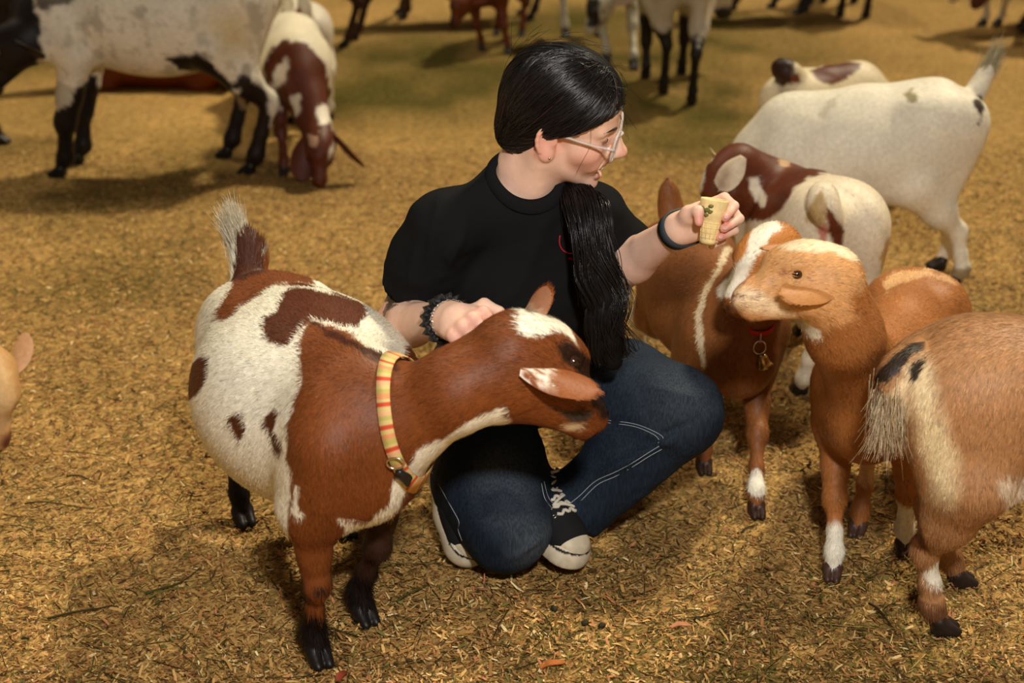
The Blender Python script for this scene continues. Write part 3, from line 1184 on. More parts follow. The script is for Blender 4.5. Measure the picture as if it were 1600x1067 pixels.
    if tuft:            # long hair of the tail: (points along the tail, strands, spread, length, direction, colours)
        tpts, n, spread, ln, dirs, cols = tuft
        path = smooth_path(tpts, 12)
        st = path[RNG.integers(0, 12, n)] + RNG.normal(0, spread * .35, (n, 3))
        q = np.linspace(0, 1, 7)[None, :, None]
        dv = np.array([nrm(dirs[0]) * (1 - w) + nrm(dirs[1]) * w for w in RNG.random(n)]) + RNG.normal(0, .06, (n, 3))
        L_ = ln * RNG.uniform(.4, 1.15, (n, 1, 1))
        sway = RNG.normal(0, .09, (n, 1, 3))
        PT = st[:, None] + dv[:, None] * q * L_ + sway * q * q * L_
        TV, TQ = strands(PT, RNG.uniform(.0004, .0009, (n, 1)) * np.linspace(1, .35, 7)[None])
        pick = np.array([lin(c) for c in cols])[RNG.integers(0, len(cols), n)] * RNG.uniform(.7, 1.15, (n, 1))
        th = obj('tail_hair', TV, TQ, None, M_COAT, t, np.repeat(pick, 21, 0))
        th['kind'] = 'stuff'
    return t, b, at, Hd


def rot_z(a):
    return np.array([[math.cos(a), -math.sin(a), 0], [math.sin(a), math.cos(a), 0], [0, 0, 1]])


def rot_y(a):
    return np.array([[math.cos(a), 0, math.sin(a)], [0, 1, 0], [-math.sin(a), 0, math.cos(a)]])


def rot_x(a):
    return np.array([[1, 0, 0], [0, math.cos(a), -math.sin(a)], [0, math.sin(a), math.cos(a)]])


def camdir(r, u, t):
    """direction given as right, up, towards the viewer"""
    return nrm(CR * r + CU * u + CT * t)
# ------------------------------------------------------------------ the pied goat in front
WHITE, CREAM = (236, 229, 208), (222, 208, 176)
RUST, DARKRUST, BLACK, TAN, GOLD = (118, 63, 27), (84, 40, 18), (24, 17, 15), (176, 116, 66), (186, 118, 58)
STEP = A(0.42, -0.90, 0)


def pied_jaw(b, at, Hd):
    b.cone(P(800, 610, 2.05), P(904, 634, 2.05), .050, .019, .04, flow=camdir(-1, .2, 0))



def pied_ops(at, Hd, fet):
    return [
        ('poly', [(480, 500), (520, 509), (560, 530), (612, 570), (640, 540), (760, 380), (1000, 400), (1000, 760), (640, 900), (620, 1100), (430, 1100), (452, 800), (457, 750), (446, 705), (446, 672), (458, 630), (472, 592), (464, 562), (472, 530)], RUST),
        ('poly', [(330, 505), (350, 478), (365, 440), (375, 395), (420, 400), (455, 408), (492, 430), (492, 446), (470, 443), (430, 446), (395, 466), (365, 490)], RUST),
        ('poly', [(366, 350), (410, 350), (416, 425), (366, 440)], (74, 36, 18)),
        ('poly', [(447, 452), (470, 447), (520, 458), (562, 474), (576, 492), (560, 510), (520, 506), (490, 496), (482, 503), (470, 515), (445, 542), (420, 536), (408, 512), (412, 495), (430, 488), (442, 470)], DARKRUST),
        ('poly', [(285, 585), (300, 562), (330, 553), (329, 585), (315, 610), (285, 632)], DARKRUST),
        ('poly', [(355, 655), (368, 642), (381, 646), (386, 668), (378, 692), (364, 682)], DARKRUST),
        ('poly', [(414, 652), (428, 638), (436, 645), (430, 672), (440, 692), (446, 716), (432, 704), (420, 680)], DARKRUST),
        # white throat and brisket
        ('poly', [(790, 640), (745, 652), (718, 672), (690, 688), (650, 706), (636, 728), (622, 745), (604, 790), (575, 812), (528, 810), (540, 835), (592, 832), (616, 806), (642, 760), (700, 712), (760, 680), (800, 670)], WHITE),
        ('poly', [(462, 765), (467, 790), (474, 805), (462, 806), (456, 795)], WHITE),
        # forehead blaze
        ('poly', [(806, 494), (812, 478), (832, 488), (850, 490), (880, 502), (893, 515), (906, 545), (888, 528), (870, 520), (850, 528), (824, 524), (810, 510)], WHITE),
        ('poly', [(868, 538), (890, 530), (906, 545), (928, 562), (950, 600), (955, 640), (925, 640), (915, 610), (900, 580), (880, 562)], (44, 24, 14)),
        ('spoly', [(862, 634), (885, 636), (908, 638), (934, 644), (920, 662), (895, 660), (876, 650)], 6, (58, 48, 42)), ('spoly', [(880, 664), (905, 662), (922, 656), (915, 672), (885, 674)], 6, (196, 170, 130)),
        ('spoly', [(920, 602), (960, 585), (965, 650), (942, 656), (924, 640)], 12, (34, 20, 14)),
        ('line', [(868, 638), (890, 646), (912, 649), (932, 641)], 1.6, (30, 18, 12)), ('line', [(940, 622), (949, 614)], 3.0, (12, 8, 6)), ('line', [(812, 648), (838, 638), (862, 634)], 1.2, (92, 46, 20)),
        ('poly', [(480, 500), (500, 506), (620, 570), (622, 582), (560, 548), (500, 520)], (66, 30, 14)),
        ('ball', fet[0] + A(0, 0, .12), (.10, .10, .125), (48, 27, 18)), ('ball', fet[0] + A(0, 0, .12), (.04, .05, .03), BLACK), ('ball', fet[1] + A(0, 0, .107), (.05, .06, .036), BLACK),
        ('ball', fet[0], (.05, .05, .055), BLACK), ('ball', fet[1], (.05, .05, .055), BLACK),
        ('ball', fet[2] + A(0, 0, .05), (.09, .09, .15), BLACK), ('ball', fet[3] + A(0, 0, .05), (.09, .09, .15), BLACK),
    ]


HF, HU = camdir(.72, -.50, -.44), camdir(.45, .78, -.45)
HTI = head_frame(HF, HU).T
g1, b1, at1, H1 = goat(
    'brown and white pied goat with striped collar standing in front of the crouching woman',
    P(550, 551, 2.07), P(410, 430, 2.50),
    head=(P(829, 546, 2.07), HF, HU, 1.07),
    hooves={'FR': G(500, 1036), 'FL': (G(572, 972), nrm(A(.5, -.85, 0))), 'HR': G(382, 818), 'HL': G(540, 836)},
    S=.98, fyaw=math.radians(22), brisk=.0, chest=.125, bw=.200, bd=.182, res=.0055, base=WHITE, ops=pied_ops, hoofcol=(26, 22, 20), fur=130000, furlen=.015, thin=.88,
    neck_pts=[(P(634, 650, 2.05), .074), (P(712, 610, 2.03), .066), (P(780, 572, 2.05), .068)], neck_lo=.12, neck_r=.88, extra=pied_jaw,
    longer=[(P(388, 395, 2.575), .05, 2.2), (G(500, 1036) + A(0, 0.02, .06), .05, 2.2), (G(572, 972) + A(0, 0.02, .06), .05, 2.2), (G(540, 836) + A(0, 0, .08), .07, 2.0)],
    ears={'R': dict(base=P(824, 580, 1.985), dir=HTI @ (P(932, 600, 1.975) - P(824, 580, 1.985)), face=HTI @ camdir(-.1, -.75, -.55), L=.116, W=.064, cup=.4, bend=.10), 'L': dict(base=P(820, 498, 2.10), dir=HTI @ (P(858, 446, 2.10) - P(820, 498, 2.10)), face=HTI @ camdir(.75, .35, .5), L=.070, W=.056, bend=-.06)}, ear_ops=((138, 76, 34), [('speck', [(806, 596), (814, 568), (836, 560), (858, 564), (864, 578), (852, 596), (876, 614), (840, 602), (822, 596)], (232, 218, 200)), ('speck', [(812, 490), (826, 474), (842, 480), (846, 498), (812, 504)], (226, 206, 170))]), iris=(46, 28, 18),
    tail=[P(388, 432, 2.55), P(389, 402, 2.575), P(386, 372, 2.59)], tail_r=.018,
    tuft=([P(378, 398, 2.585), P(374, 386, 2.59), P(378, 372, 2.60)], 2200, .022, .066, (camdir(-.55, 1, 0), camdir(-.2, 1, 0)), ((236, 228, 206), (228, 216, 190), (214, 200, 170))))
# ------------------------------------------------------------------ the goats at the woman's hand
def collared_ops(at, Hd, fet):
    h_, H, hs = Hd
    return [
        ('line', [(1136, 392), (1122, 424), (1100, 460), (1091, 492), (1096, 540), (1100, 570)], 5.5, (222, 202, 165)),
        ('ball', fet[2] + A(0, 0, .12), (.07, .08, .17), WHITE), ('ball', fet[3] + A(0, 0, .12), (.07, .08, .17), WHITE),
        ('ball', fet[0] + A(0, -.01, .035), (.03, .03, .035), WHITE),
        ('ball', h_(.05, 0, .0), (.13, .09, .09), (188, 122, 60)), ('poly', [(1166, 352), (1186, 340), (1212, 344), (1226, 356), (1206, 368), (1194, 388), (1172, 424), (1160, 452), (1146, 470), (1120, 462), (1146, 424), (1166, 390), (1172, 370)], WHITE),
    ]


g3, b3, at3, H3 = goat(
    'rust brown goat with white blaze, red collar and brass bell below the waffle cup',
    P(1150, 436, 2.72), P(1070, 345, 3.08),
    head=(P(1200, 392, 2.56), camdir(-.62, -.62, .50), camdir(-.30, .72, .62), .88),
    hooves={'FL': (G(1182, 806), nrm(A(.05, -1, 0))), 'FR': (G(1100, 738), nrm(A(.05, -1, 0)))},
    S=.80, bw=.125, bd=.125, neck_r=.78, res=.006, base=(134, 82, 42), ops=collared_ops, hoofcol=(52, 30, 20), fur=70000, furlen=.013,
    ears={'both': dict(dir=A(-.6, .75, -.35), face=A(.5, .2, .6), L=.11)},
    tail=[P(1058, 352, 3.16), P(1048, 325, 3.18), P(1044, 285, 3.18)], tail_r=.020)


def golden_ops(at, Hd, fet):
    h_, H, hs = Hd
    o = [('ball', h_(.06, 0, -.01), (.125, .085, .085), (202, 150, 96)), ('poly', [(1380, 440), (1400, 428), (1450, 420), (1480, 432), (1490, 445), (1450, 432), (1410, 440), (1385, 455)], (214, 168, 116)),
         ('ball', fet[0], (.05, .05, .085), WHITE), ('ball', fet[1] + A(0, 0, -.02), (.05, .05, .085), WHITE),
         ('poly', [(1255, 500), (1280, 515), (1284, 528), (1268, 530), (1250, 510)], WHITE),
         ('ball', fet[1] + A(.0, -.02, .10), (.018, .02, .05), WHITE),
         ('ball', fet[0] + A(0, 0, .14), (.022, .022, .03), (120, 66, 32)),
         ('ball', at(.36, .0, -.30), (.05, .05, .05), (214, 176, 130)),
         ('ball', h_(.02, 0, .045), (.045, .035, .035), (232, 208, 170)), ('ball', h_(-.045, .01, .03), (.03, .03, .035), (232, 208, 170)),
         ('spoly', [(1122, 470), (1140, 455), (1160, 448), (1185, 458), (1215, 470), (1240, 492), (1200, 492), (1150, 482)], 16, (228, 198, 158)), ('spoly', [(1136, 446), (1142, 430), (1160, 428), (1166, 440), (1150, 452), (1136, 462)], 6, (150, 96, 76)), ('line', [(1137, 458), (1150, 462), (1178, 466)], 1.5, (92, 54, 42)), ('line', [(1143, 438), (1153, 434)], 2.6, (90, 48, 40)), ('line', [(1216, 428), (1226, 424)], 2.0, (150, 84, 70))]
    return o


HT4 = head_frame(camdir(-1, -.13, .10), camdir(-.02, .98, .12)).T
g4, b4, at4, H4 = goat(
    'golden tan lop-eared goat stretching its neck toward the waffle cup',
    P(1378, 518, 2.41), P(1440, 425, 2.80),
    head=(P(1276, 424, 2.17), camdir(-1, -.13, .10), camdir(-.02, .98, .12), .86),
    hooves={'FR': (G(1300, 904), nrm(A(-.25, -1, 0))), 'FL': (G(1412, 866), nrm(A(-.1, -1, 0))), 'HR': G(1338, 836)},
    S=.80, bw=.108, bd=.108, bz=-.15, res=.0055, base=(164, 104, 54), ops=golden_ops, hoofcol=(70, 46, 34), fur=100000, furlen=.013,
    neck_mid=P(1322, 520, 2.20), neck_r=.88, iris=(70, 40, 20),
    ears={'L': dict(base=P(1304, 452, 2.125), dir=HT4 @ (P(1199, 458, 2.085) - P(1304, 452, 2.125)), face=HT4 @ camdir(.05, -.62, -.78), L=.122, W=.060, cup=.35, bend=.04), 'R': dict(base=P(1232, 392, 2.215), dir=HT4 @ (P(1180, 382, 2.24) - P(1232, 392, 2.215)), face=HT4 @ camdir(-.1, .8, .4), L=.060, W=.030, cup=.5, bend=-.10)},
    ear_ops=((184, 126, 72), []), tail=[P(1445, 440, 2.78), P(1448, 470, 2.80), P(1450, 500, 2.80)], thin=1.0)


def frosted_ops(at, Hd, fet):
    return [
        ('spoly', [(1418, 575), (1450, 562), (1462, 600), (1478, 660), (1498, 720), (1490, 790), (1460, 780), (1440, 700), (1428, 640)], 26, (226, 204, 162)),
        ('spoly', [(1562, 752), (1600, 738), (1640, 738), (1640, 800), (1580, 790), (1556, 772)], 10, (206, 186, 160)),
        ('ball', fet[3] + A(.012, 0, .075), (.04, .05, .030), WHITE), ('ball', fet[2] + A(.0, 0, .085), (.04, .05, .03), WHITE),
        ('ball', fet[3] + A(-.04, 0, .17), (.04, .05, .05), (112, 64, 32)),
        ('ball', fet[3] + A(0, 0, -.01), (.045, .05, .03), (120, 80, 52)),
        ('poly', [(1366, 596), (1384, 570), (1404, 550), (1428, 534), (1450, 530), (1438, 545), (1420, 562), (1404, 580), (1380, 592)], (44, 32, 22)),
        ('poly', [(1424, 578), (1434, 563), (1444, 562), (1438, 578), (1428, 590)], (50, 40, 30)),
        ('ball', P(1406, 622, 2.10), (.035, .05, .05), (214, 190, 150)),
        ('ball', P(1546, 790, 2.13), (.02, .03, .028), (40, 30, 30)),
    ]


def udder(b, at, Hd):
    b.ell(at(.13, -.02, -.255), A(.058, .050, .050), k=.03, flow=A(0, 0, -1))
    b.cone(at(.085, -.035, -.285), P(1546, 796, 2.09), .017, .008, .010, flow=A(0, 0, -1))


R5 = P(1517, 506, 2.13)
g5, b5, at5, H5 = goat(
    'frosted tan goat at right edge seen from behind with black and white tail',
    R5 + A(.50, -.05, .030), R5,
    head=(R5 + A(.82, -.02, .14), A(.9, -.2, -.25), A(.2, 0, 1), 1.0),
    hooves={'HR': (G(1473, 988), A(1, -.1, 0)), 'HL': (G(1500, 914), A(1, .05, 0))},
    knees={'HR': P(1447, 858, 2.12), 'HL': P(1452, 792, 2.27)},
    S=.98, st_x=.005, bw=.13, bd=.125, bz=-.130, res=.0055, base=(170, 124, 82), ops=frosted_ops, hoofcol=(40, 30, 26), fur=150000, furlen=.017,
    extra=udder, rag=7,
    tail=[P(1446, 556, 2.15), P(1414, 560, 2.12), P(1390, 584, 2.10), P(1388, 616, 2.09)], tail_r=.015,
    longer=[(P(1435, 585, 2.12), .03, 1.6)],
    tuft=([P(1408, 575, 2.11), P(1394, 596, 2.10), P(1390, 630, 2.09)], 1800, .030, .085, (camdir(-.35, -1, .1), camdir(.05, -1, .1)), ((226, 208, 172), (210, 186, 146), (190, 160, 120), (150, 120, 84))))

# ------------------------------------------------------------------ goats just behind
g6, b6, at6, H6 = goat(
    'large white goat grazing with raised tail at upper right',
    P(1232, 150, 3.95), P(1462, 124, 3.92),
    head=(P(1140, 285, 3.98), A(-.45, 0, -.9), A(-.8, 0, .5), 1.05),
    hooves={'HL': G(1484, 452), 'HR': G(1464, 420), 'FL': A(.74, 3.86, 0), 'FR': A(.78, 4.05, 0)}, knees={'HL': P(1496, 362, 3.86), 'HR': P(1478, 345, 4.02)},
    S=1.08, bw=.165, bd=.165, res=.009, base=(236, 228, 206), fur=26000, furlen=.012,
    ops=lambda at, Hd, fet: [('poly', [(1412, 145), (1425, 140), (1434, 152), (1428, 163), (1416, 158)], (150, 140, 104)), ('ball', fet[2] + A(0, 0, -.03), (.05, .05, .05), (160, 140, 108)),
                             ('poly', [(1524, 158), (1534, 150), (1538, 190), (1528, 195)], (60, 42, 32)), ('poly', [(1545, 100), (1580, 80), (1560, 60), (1530, 120)], (186, 172, 140)), ('poly', [(1275, 180), (1300, 150), (1310, 150), (1290, 190)], (205, 196, 172))],
    tail=[P(1516, 160, 3.98), P(1532, 130, 4.0), P(1546, 104, 4.0)], tail_r=.018,
    tuft=([P(1534, 126, 4.0), P(1540, 114, 4.0), P(1546, 104, 4.0)], 700, .030, .075, (camdir(.3, 1, 0), camdir(.7, 1, 0)), ((206, 194, 160), (186, 172, 136), (160, 146, 112))))

HT7 = head_frame(camdir(-.45, -.88, .10), camdir(-.75, .45, .45)).T
g7, b7, at7, H7 = goat(
    'cream-rumped goat with dark brown neck and pale hanging ear, behind the waffle cup',
    P(1226, 262, 3.50), P(1308, 282, 3.20),
    head=(P(1140, 268, 3.42), camdir(-.45, -.88, .10), camdir(-.75, .45, .45), .95),
    S=.90, bw=.148, bd=.14, res=.008, base=(226, 212, 184), fur=26000, furlen=.012,
    ops=lambda at, Hd, fet: [('poly', [(1040, 190), (1180, 200), (1330, 262), (1300, 266), (1262, 278), (1240, 298), (1224, 330), (1205, 345), (1040, 345)], (98, 46, 22)),
                             ('poly', [(1060, 190), (1150, 205), (1125, 232), (1102, 255), (1094, 300), (1086, 340), (1050, 340)], (226, 214, 190)),
                             ('poly', [(1172, 278), (1184, 275), (1192, 300), (1196, 322), (1186, 320), (1176, 300)], (226, 214, 190)),
                             ('poly', [(1210, 250), (1232, 240), (1240, 255), (1222, 268)], (196, 158, 116)),
                             ('poly', [(1370, 400), (1390, 370), (1412, 380), (1412, 440), (1380, 430)], (196, 158, 104)),
                             ('poly', [(1262, 318), (1282, 300), (1295, 330), (1290, 350), (1262, 345)], (176, 148, 100)),
                             ('poly', [(1290, 330), (1300, 322), (1318, 362), (1316, 385), (1302, 392), (1296, 365)], (96, 46, 24)),
                             ('poly', [(1276, 358), (1290, 350), (1294, 372), (1284, 385)], (196, 132, 112))],
    ears={'L': dict(base=P(1158, 250, 3.36), dir=HT7 @ (P(1120, 302, 3.33) - P(1158, 250, 3.36)), face=HT7 @ camdir(.2, .1, -1), L=.105, W=.062, cup=.3, bend=0)}, ear_ops=((216, 198, 166), [('spoly', [(1118, 296), (1124, 272), (1138, 258), (1142, 276), (1132, 294)], 18, (140, 104, 72))]),
    tail=[P(1285, 300, 3.10), P(1288, 325, 3.07), P(1298, 352, 3.06)], tail_r=.022)

# ------------------------------------------------------------------ the rest of the herd
def far(label, W, R, head=None, **kw):
    W, R = np.asarray(W, float), np.asarray(R, float)
    f = nrm(W - R)
    s = kw.get('S', 1.0)
    if head is None:
        head = (W + f * .30 * s + A(0, 0, -.30 * s), f * .5 + A(0, 0, -.9), f * .9 + A(0, 0, .5), s)
    kw.setdefault('res', .012 * s)
    kw.setdefault('bw', .13 * s)
    kw.setdefault('bd', .14 * s)
    return goat(label, W, R, head=head, **kw)


far('small pied goat mostly hidden behind the large white goat', P(1345, 100, 4.60), P(1250, 112, 4.45), S=.85, base=(222, 206, 170),
    ops=lambda at, Hd, fet: [('poly', [(1270, 105), (1300, 95), (1345, 100), (1340, 112), (1300, 130), (1275, 130)], (92, 42, 22)), ('poly', [(1230, 118), (1250, 112), (1256, 130), (1236, 134)], (92, 42, 22)), ('ball', P(1221, 108, 4.4), (.045, .06, .05), (44, 24, 18))],
    tail=[P(1238, 116, 4.42), P(1226, 110, 4.40), P(1219, 103, 4.40)], tail_r=.030)


def bigwhite_ops(at, Hd, fet):
    return [('patchy', 46, .35, 5, (204, 196, 176)), ('patchy', 18, .5, 9, (190, 182, 162)), ('poly', [(20, -60), (140, -60), (110, 5), (60, 15)], (96, 88, 76)), ('poly', [(-80, -100), (20, -100), (55, 10), (64, 60), (60, 110), (80, 140), (-80, 200)], BLACK),
            ('poly', [(84, 172), (118, 158), (142, 120), (160, 140), (170, 300), (40, 320)], BLACK), ('poly', [(112, 145), (150, 120), (160, 290), (80, 290)], BLACK),
            ('poly', [(258, 92), (290, 85), (322, 88), (345, 112), (362, 130), (372, 118), (390, 115), (415, 140), (440, 320), (300, 320), (340, 150), (318, 116), (280, 108)], (30, 20, 17)),
            ('poly', [(364, 140), (372, 140), (384, 168), (376, 166)], (220, 210, 190)), ('spoly', [(320, 30), (375, 10), (390, 70), (350, 85)], 40, (214, 198, 158))]


far('big grizzled white goat with black head and legs at upper left', A(-1.58, 5.10, .77), A(-.97, 5.10, .78), S=1.24, bw=.20, bd=.215, res=.011, base=(226, 218, 198), ops=bigwhite_ops,
    head=(P(22, 62, 4.95), A(-.75, -.1, -.65), A(-.5, 0, .8), 1.15),
    hooves={'FL': G(92, 276), 'FR': G(120, 256), 'HL': G(388, 272), 'HR': G(352, 246)}, hoofcol=(20, 16, 14), fur=16000, furlen=.016, thin=1.25,
    ears={'both': dict(dir=A(-.2, .8, -.6), face=A(.8, .2, 0), L=.15, W=.06)}, ear_ops=((32, 24, 20), []))


def kid_ops(at, Hd, fet):
    h_, H, hs = Hd
    return [('poly', [(412, 100), (425, 75), (450, 62), (484, 68), (508, 100), (516, 150), (518, 190), (520, 205), (500, 206), (560, 190), (580, 320), (400, 300), (425, 200), (416, 150)], (92, 44, 26)),
            ('poly', [(425, 115), (445, 90), (452, 105), (440, 130), (424, 150)], (226, 214, 192)), ('poly', [(455, 155), (466, 150), (472, 170), (462, 182)], (226, 214, 192)), ('poly', [(430, 160), (440, 162), (448, 180), (438, 178)], (226, 214, 192)),
            ('poly', [(496, 168), (514, 162), (522, 190), (500, 194)], (236, 226, 206)), ('poly', [(514, 225), (522, 222), (524, 245), (510, 248)], (230, 218, 198)), ('poly', [(482, 212), (495, 214), (494, 228), (484, 226)], (200, 160, 130))]


HT10 = head_frame(camdir(.04, -.90, .42), camdir(.05, .45, .88)).T
far('brown and white kid with long hanging ears, head down feeding near the big white goat', P(462, 58, 5.22), P(452, 22, 5.60), S=.84, bw=.145, bd=.135, res=.009, base=(226, 216, 190), ops=kid_ops,
    head=(P(500, 222, 4.96), camdir(.04, -.90, .42), camdir(.05, .45, .88), .98), neck_r=.85,
    hooves={'FR': (G(444, 274), A(0, -1, 0)), 'FL': (G(478, 258), A(.1, -1, 0))}, fur=12000, furlen=.011,
    ears={'R': dict(base=P(482, 214, 4.97), dir=HT10 @ (P(468, 290, 4.93) - P(482, 214, 4.97)), face=HT10 @ camdir(-.2, -.2, -1), L=.17, W=.10), 'L': dict(base=P(522, 214, 4.97), dir=HT10 @ (P(546, 258, 4.94) - P(522, 214, 4.97)), face=HT10 @ camdir(.7, .5, -.3), L=.16, W=.058, bend=.30)}, ear_ops=((88, 42, 26), []))

far('pale goat with its rump to the feeding brown and white kid', P(440, -20, 6.35), P(468, 4, 5.95), S=1.0, base=(222, 212, 190),
    ops=lambda at, Hd, fet: [('poly', [(440, 22), (470, 12), (482, 34), (450, 36)], (130, 70, 44))])
far('orange brown goat lying in the shade behind the big white goat', A(-1.90, 6.58, .26), A(-1.36, 6.58, .26), S=.95, base=(126, 62, 24), bd=.13,
    head=(A(-2.17, 6.56, .42), A(-1, -.2, -.2), A(0, 0, 1), .9))
far('dark brown goat whose legs show left of the woman, far behind', A(-1.42, 7.60, .68), A(-.86, 7.55, .68), S=1.08, base=(62, 36, 24), hooves={'HL': G(538, 73), 'HR': G(554, 62)})
far('pale-bellied goat with dark legs at the top, left of the orange brown goat', A(-.60, 8.26, .66), A(.02, 8.42, .66), S=1.08, bd=.175, base=(206, 196, 180),
    ops=lambda at, Hd, fet: [('below', .36, (52, 34, 26))], hooves={'FL': G(630, 30), 'FR': G(624, 22)})
far('orange brown goat facing us with lowered head, top centre', A(-.14, 7.36, .49), A(-.03, 7.78, .50), S=.84, bw=.13, bd=.14, base=(112, 54, 24), hooves={'FL': (G(793, 84), A(0, -1, 0)), 'FR': (G(752, 78), A(0, -1, 0))},
    head=(P(720, 2, 7.16), camdir(-.35, -.85, .35), camdir(-.2, .5, .8), .82), ops=lambda at, Hd, fet: [('poly', [(690, 0), (705, -5), (720, 60), (690, 45)], (50, 28, 20))])
far('pale grey goat facing us behind the head of the woman, two light forelegs showing', A(.52, 7.22, .66), A(.40, 7.72, .66), S=1.1, base=(196, 188, 164),
    hooves={'FR': (G(948, 98), A(0, -1, 0)), 'FL': (G(990, 108), A(0, -1, 0)), },
    head=(P(938, 2, 6.90), camdir(-.45, -.85, .25), camdir(-.3, .5, .8), 1.0), ops=lambda at, Hd, fet: [('poly', [(910, -10), (932, -5), (940, 40), (920, 40)], (44, 36, 30))])
far('grey goat with black lower legs seen from behind, right of the head of the woman', A(.72, 6.72, .70), A(.74, 6.28, .70), S=1.10, head=(A(.98, 6.92, .42), A(.5, .2, -.8), A(.8, .2, .5), 1.1), base=(190, 180, 158),
    hooves={'HL': (G(1036, 146), A(0, 1, 0)), 'HR': (G(1080, 162), A(0, 1, 0)), 'FL': (G(1008, 122), A(0, 1, 0)), 'FR': (G(1064, 116), A(0, 1, 0))}, ops=lambda at, Hd, fet: [('below', .30, (34, 28, 24))])
far('near-black goat whose legs stand left in the pair at the top edge', A(1.30, 8.42, .68), A(1.70, 8.50, .68), S=1.1, base=(36, 28, 24), hooves={'FL': G(1144, 15), 'FR': G(1206, 12), 'HL': G(1246, 22)})
far('dark goat whose legs stand right in the pair at the top edge', A(2.02, 8.95, .68), A(2.00, 8.40, .68), S=1.1, base=(46, 34, 28), hooves={'HL': (G(1312, 26), A(0, 1, 0)), 'HR': (G(1352, 28), A(0, 1, 0))})
far('pale goat with one white leg showing at the top right corner', A(2.70, 8.05, .66), A(3.20, 8.35, .66), S=1.05, base=(222, 206, 176), hooves={'FL': G(1558, 40)})
far('dark brown goat cut off by the right edge, far up in the corner', A(2.78, 7.62, .60), A(3.20, 7.45, .60), S=.95, base=(84, 46, 28), hooves={'FL': G(1598, 52), 'FR': G(1592, 44)})
far('tan goat at the left edge, only its muzzle showing near the floor', A(-1.52, 3.02, .52), A(-2.00, 3.10, .52), S=.92, base=(196, 150, 96), res=.009,
    head=(P(-8, 592, 2.86), camdir(.22, -.93, .28), camdir(.5, .35, .8), .92), fur=14000,
    ops=lambda at, Hd, fet: [('spoly', [(-40, 560), (20, 580), (30, 640), (10, 670), (-40, 640)], 12, (206, 168, 116)), ('spoly', [(8, 676), (36, 662), (40, 690), (18, 706), (0, 698)], 8, (112, 62, 44)), ('line', [(24, 676), (30, 682)], 2.4, (50, 26, 20))],
    ears={'both': dict(dir=A(-.8, .5, .1), face=A(.3, .3, .8), L=.12)})
far('black goat at the far left edge beside the big white goat', A(-2.04, 5.62, .66), A(-2.60, 5.75, .66), S=1.08, base=(30, 24, 22), hooves={'FR': G(4, 224), 'FL': G(-14, 205)},
    head=(A(-1.86, 5.5, .60), A(.5, -.3, -.8), A(.8, 0, .5), 1.0))
# ------------------------------------------------------------------ the crouching woman
SKIN, BLUSH, LIP = (234, 192, 168), (226, 150, 130), (176, 84, 80)
M_SKIN = mat('skin', attr=True, rough=0.48, spec=0.35, sss=0.12, noise=((70, 70, 70), 0.05), bump=((420, 420, 420), 0.10, 0.0008))
M_SHIRT = mat('black_jersey', (0.0095, 0.0095, 0.0100), rough=0.95, spec=0.08, bump=((700, 700, 700), 0.4, 0.0010))
M_HAIR = mat('black_hair', attr=True, rough=0.30, spec=0.50)
M_CLEAR = mat('clear_acetate', (0.93, 0.85, 0.80), rough=0.08, spec=0.8, trans=0.55, ior=1.46)
M_LENS = mat('lens_glass', (1, 1, 1), rough=0.0, trans=1.0, ior=1.02)
M_TEETH = mat('teeth', (0.80, 0.74, 0.64), rough=0.18, spec=0.6)
M_CANVAS = mat('black_canvas', (0.012, 0.012, 0.013), rough=0.85, spec=0.2, bump=((900, 900, 900), 0.4, 0.0006))
M_RUBBER = mat('white_rubber', attr=True, rough=0.55, spec=0.35, noise=((60, 60, 60), 0.12))
M_LACE = mat('white_lace', (0.62, 0.57, 0.47), rough=0.8, spec=0.2, bump=((900, 900, 900), 0.4, 0.0005))
M_RED = mat('red_thread', (0.50, 0.016, 0.020), rough=0.6)
M_SILI = mat('slate_silicone', (0.032, 0.042, 0.050), rough=0.55, spec=0.35)
M_THREAD = mat('denim_thread', (0.30, 0.33, 0.36), rough=0.8)


def denim():
    m = mat('blue_denim', attr=True, rough=0.8, spec=0.18, bump=((520, 520, 520), 0.35, 0.0010))
    nt = m.node_tree
    b = nt.nodes['Principled BSDF']
    src = b.inputs['Base Color'].links[0].from_socket
    tc = [n for n in nt.nodes if n.type == 'TEX_COORD'][0]
    mp = nt.nodes.new('ShaderNodeMapping')
    mp.inputs['Scale'].default_value = (420, 260, 34)
    nt.links.new(tc.outputs['Object'], mp.inputs['Vector'])
    n = nt.nodes.new('ShaderNodeTexNoise')
    n.inputs['Scale'].default_value = 1
    n.inputs['Detail'].default_value = 3
    nt.links.new(mp.outputs['Vector'], n.inputs['Vector'])
    mr = nt.nodes.new('ShaderNodeMapRange')
    mr.inputs['From Min'].default_value = 0.3
    mr.inputs['From Max'].default_value = 0.7
    mr.inputs['To Min'].default_value = 0.55
    mr.inputs['To Max'].default_value = 1.5
    nt.links.new(n.outputs['Fac'], mr.inputs['Value'])
    mx = nt.nodes.new('ShaderNodeMix')
    mx.data_type = 'RGBA'
    mx.blend_type = 'MULTIPLY'
    mx.inputs['Factor'].default_value = 1
    nt.links.new(src, mx.inputs['A'])
    nt.links.new(mr.outputs['Result'], mx.inputs['B'])
    nt.links.new(mx.outputs['Result'], b.inputs['Base Color'])
    return m


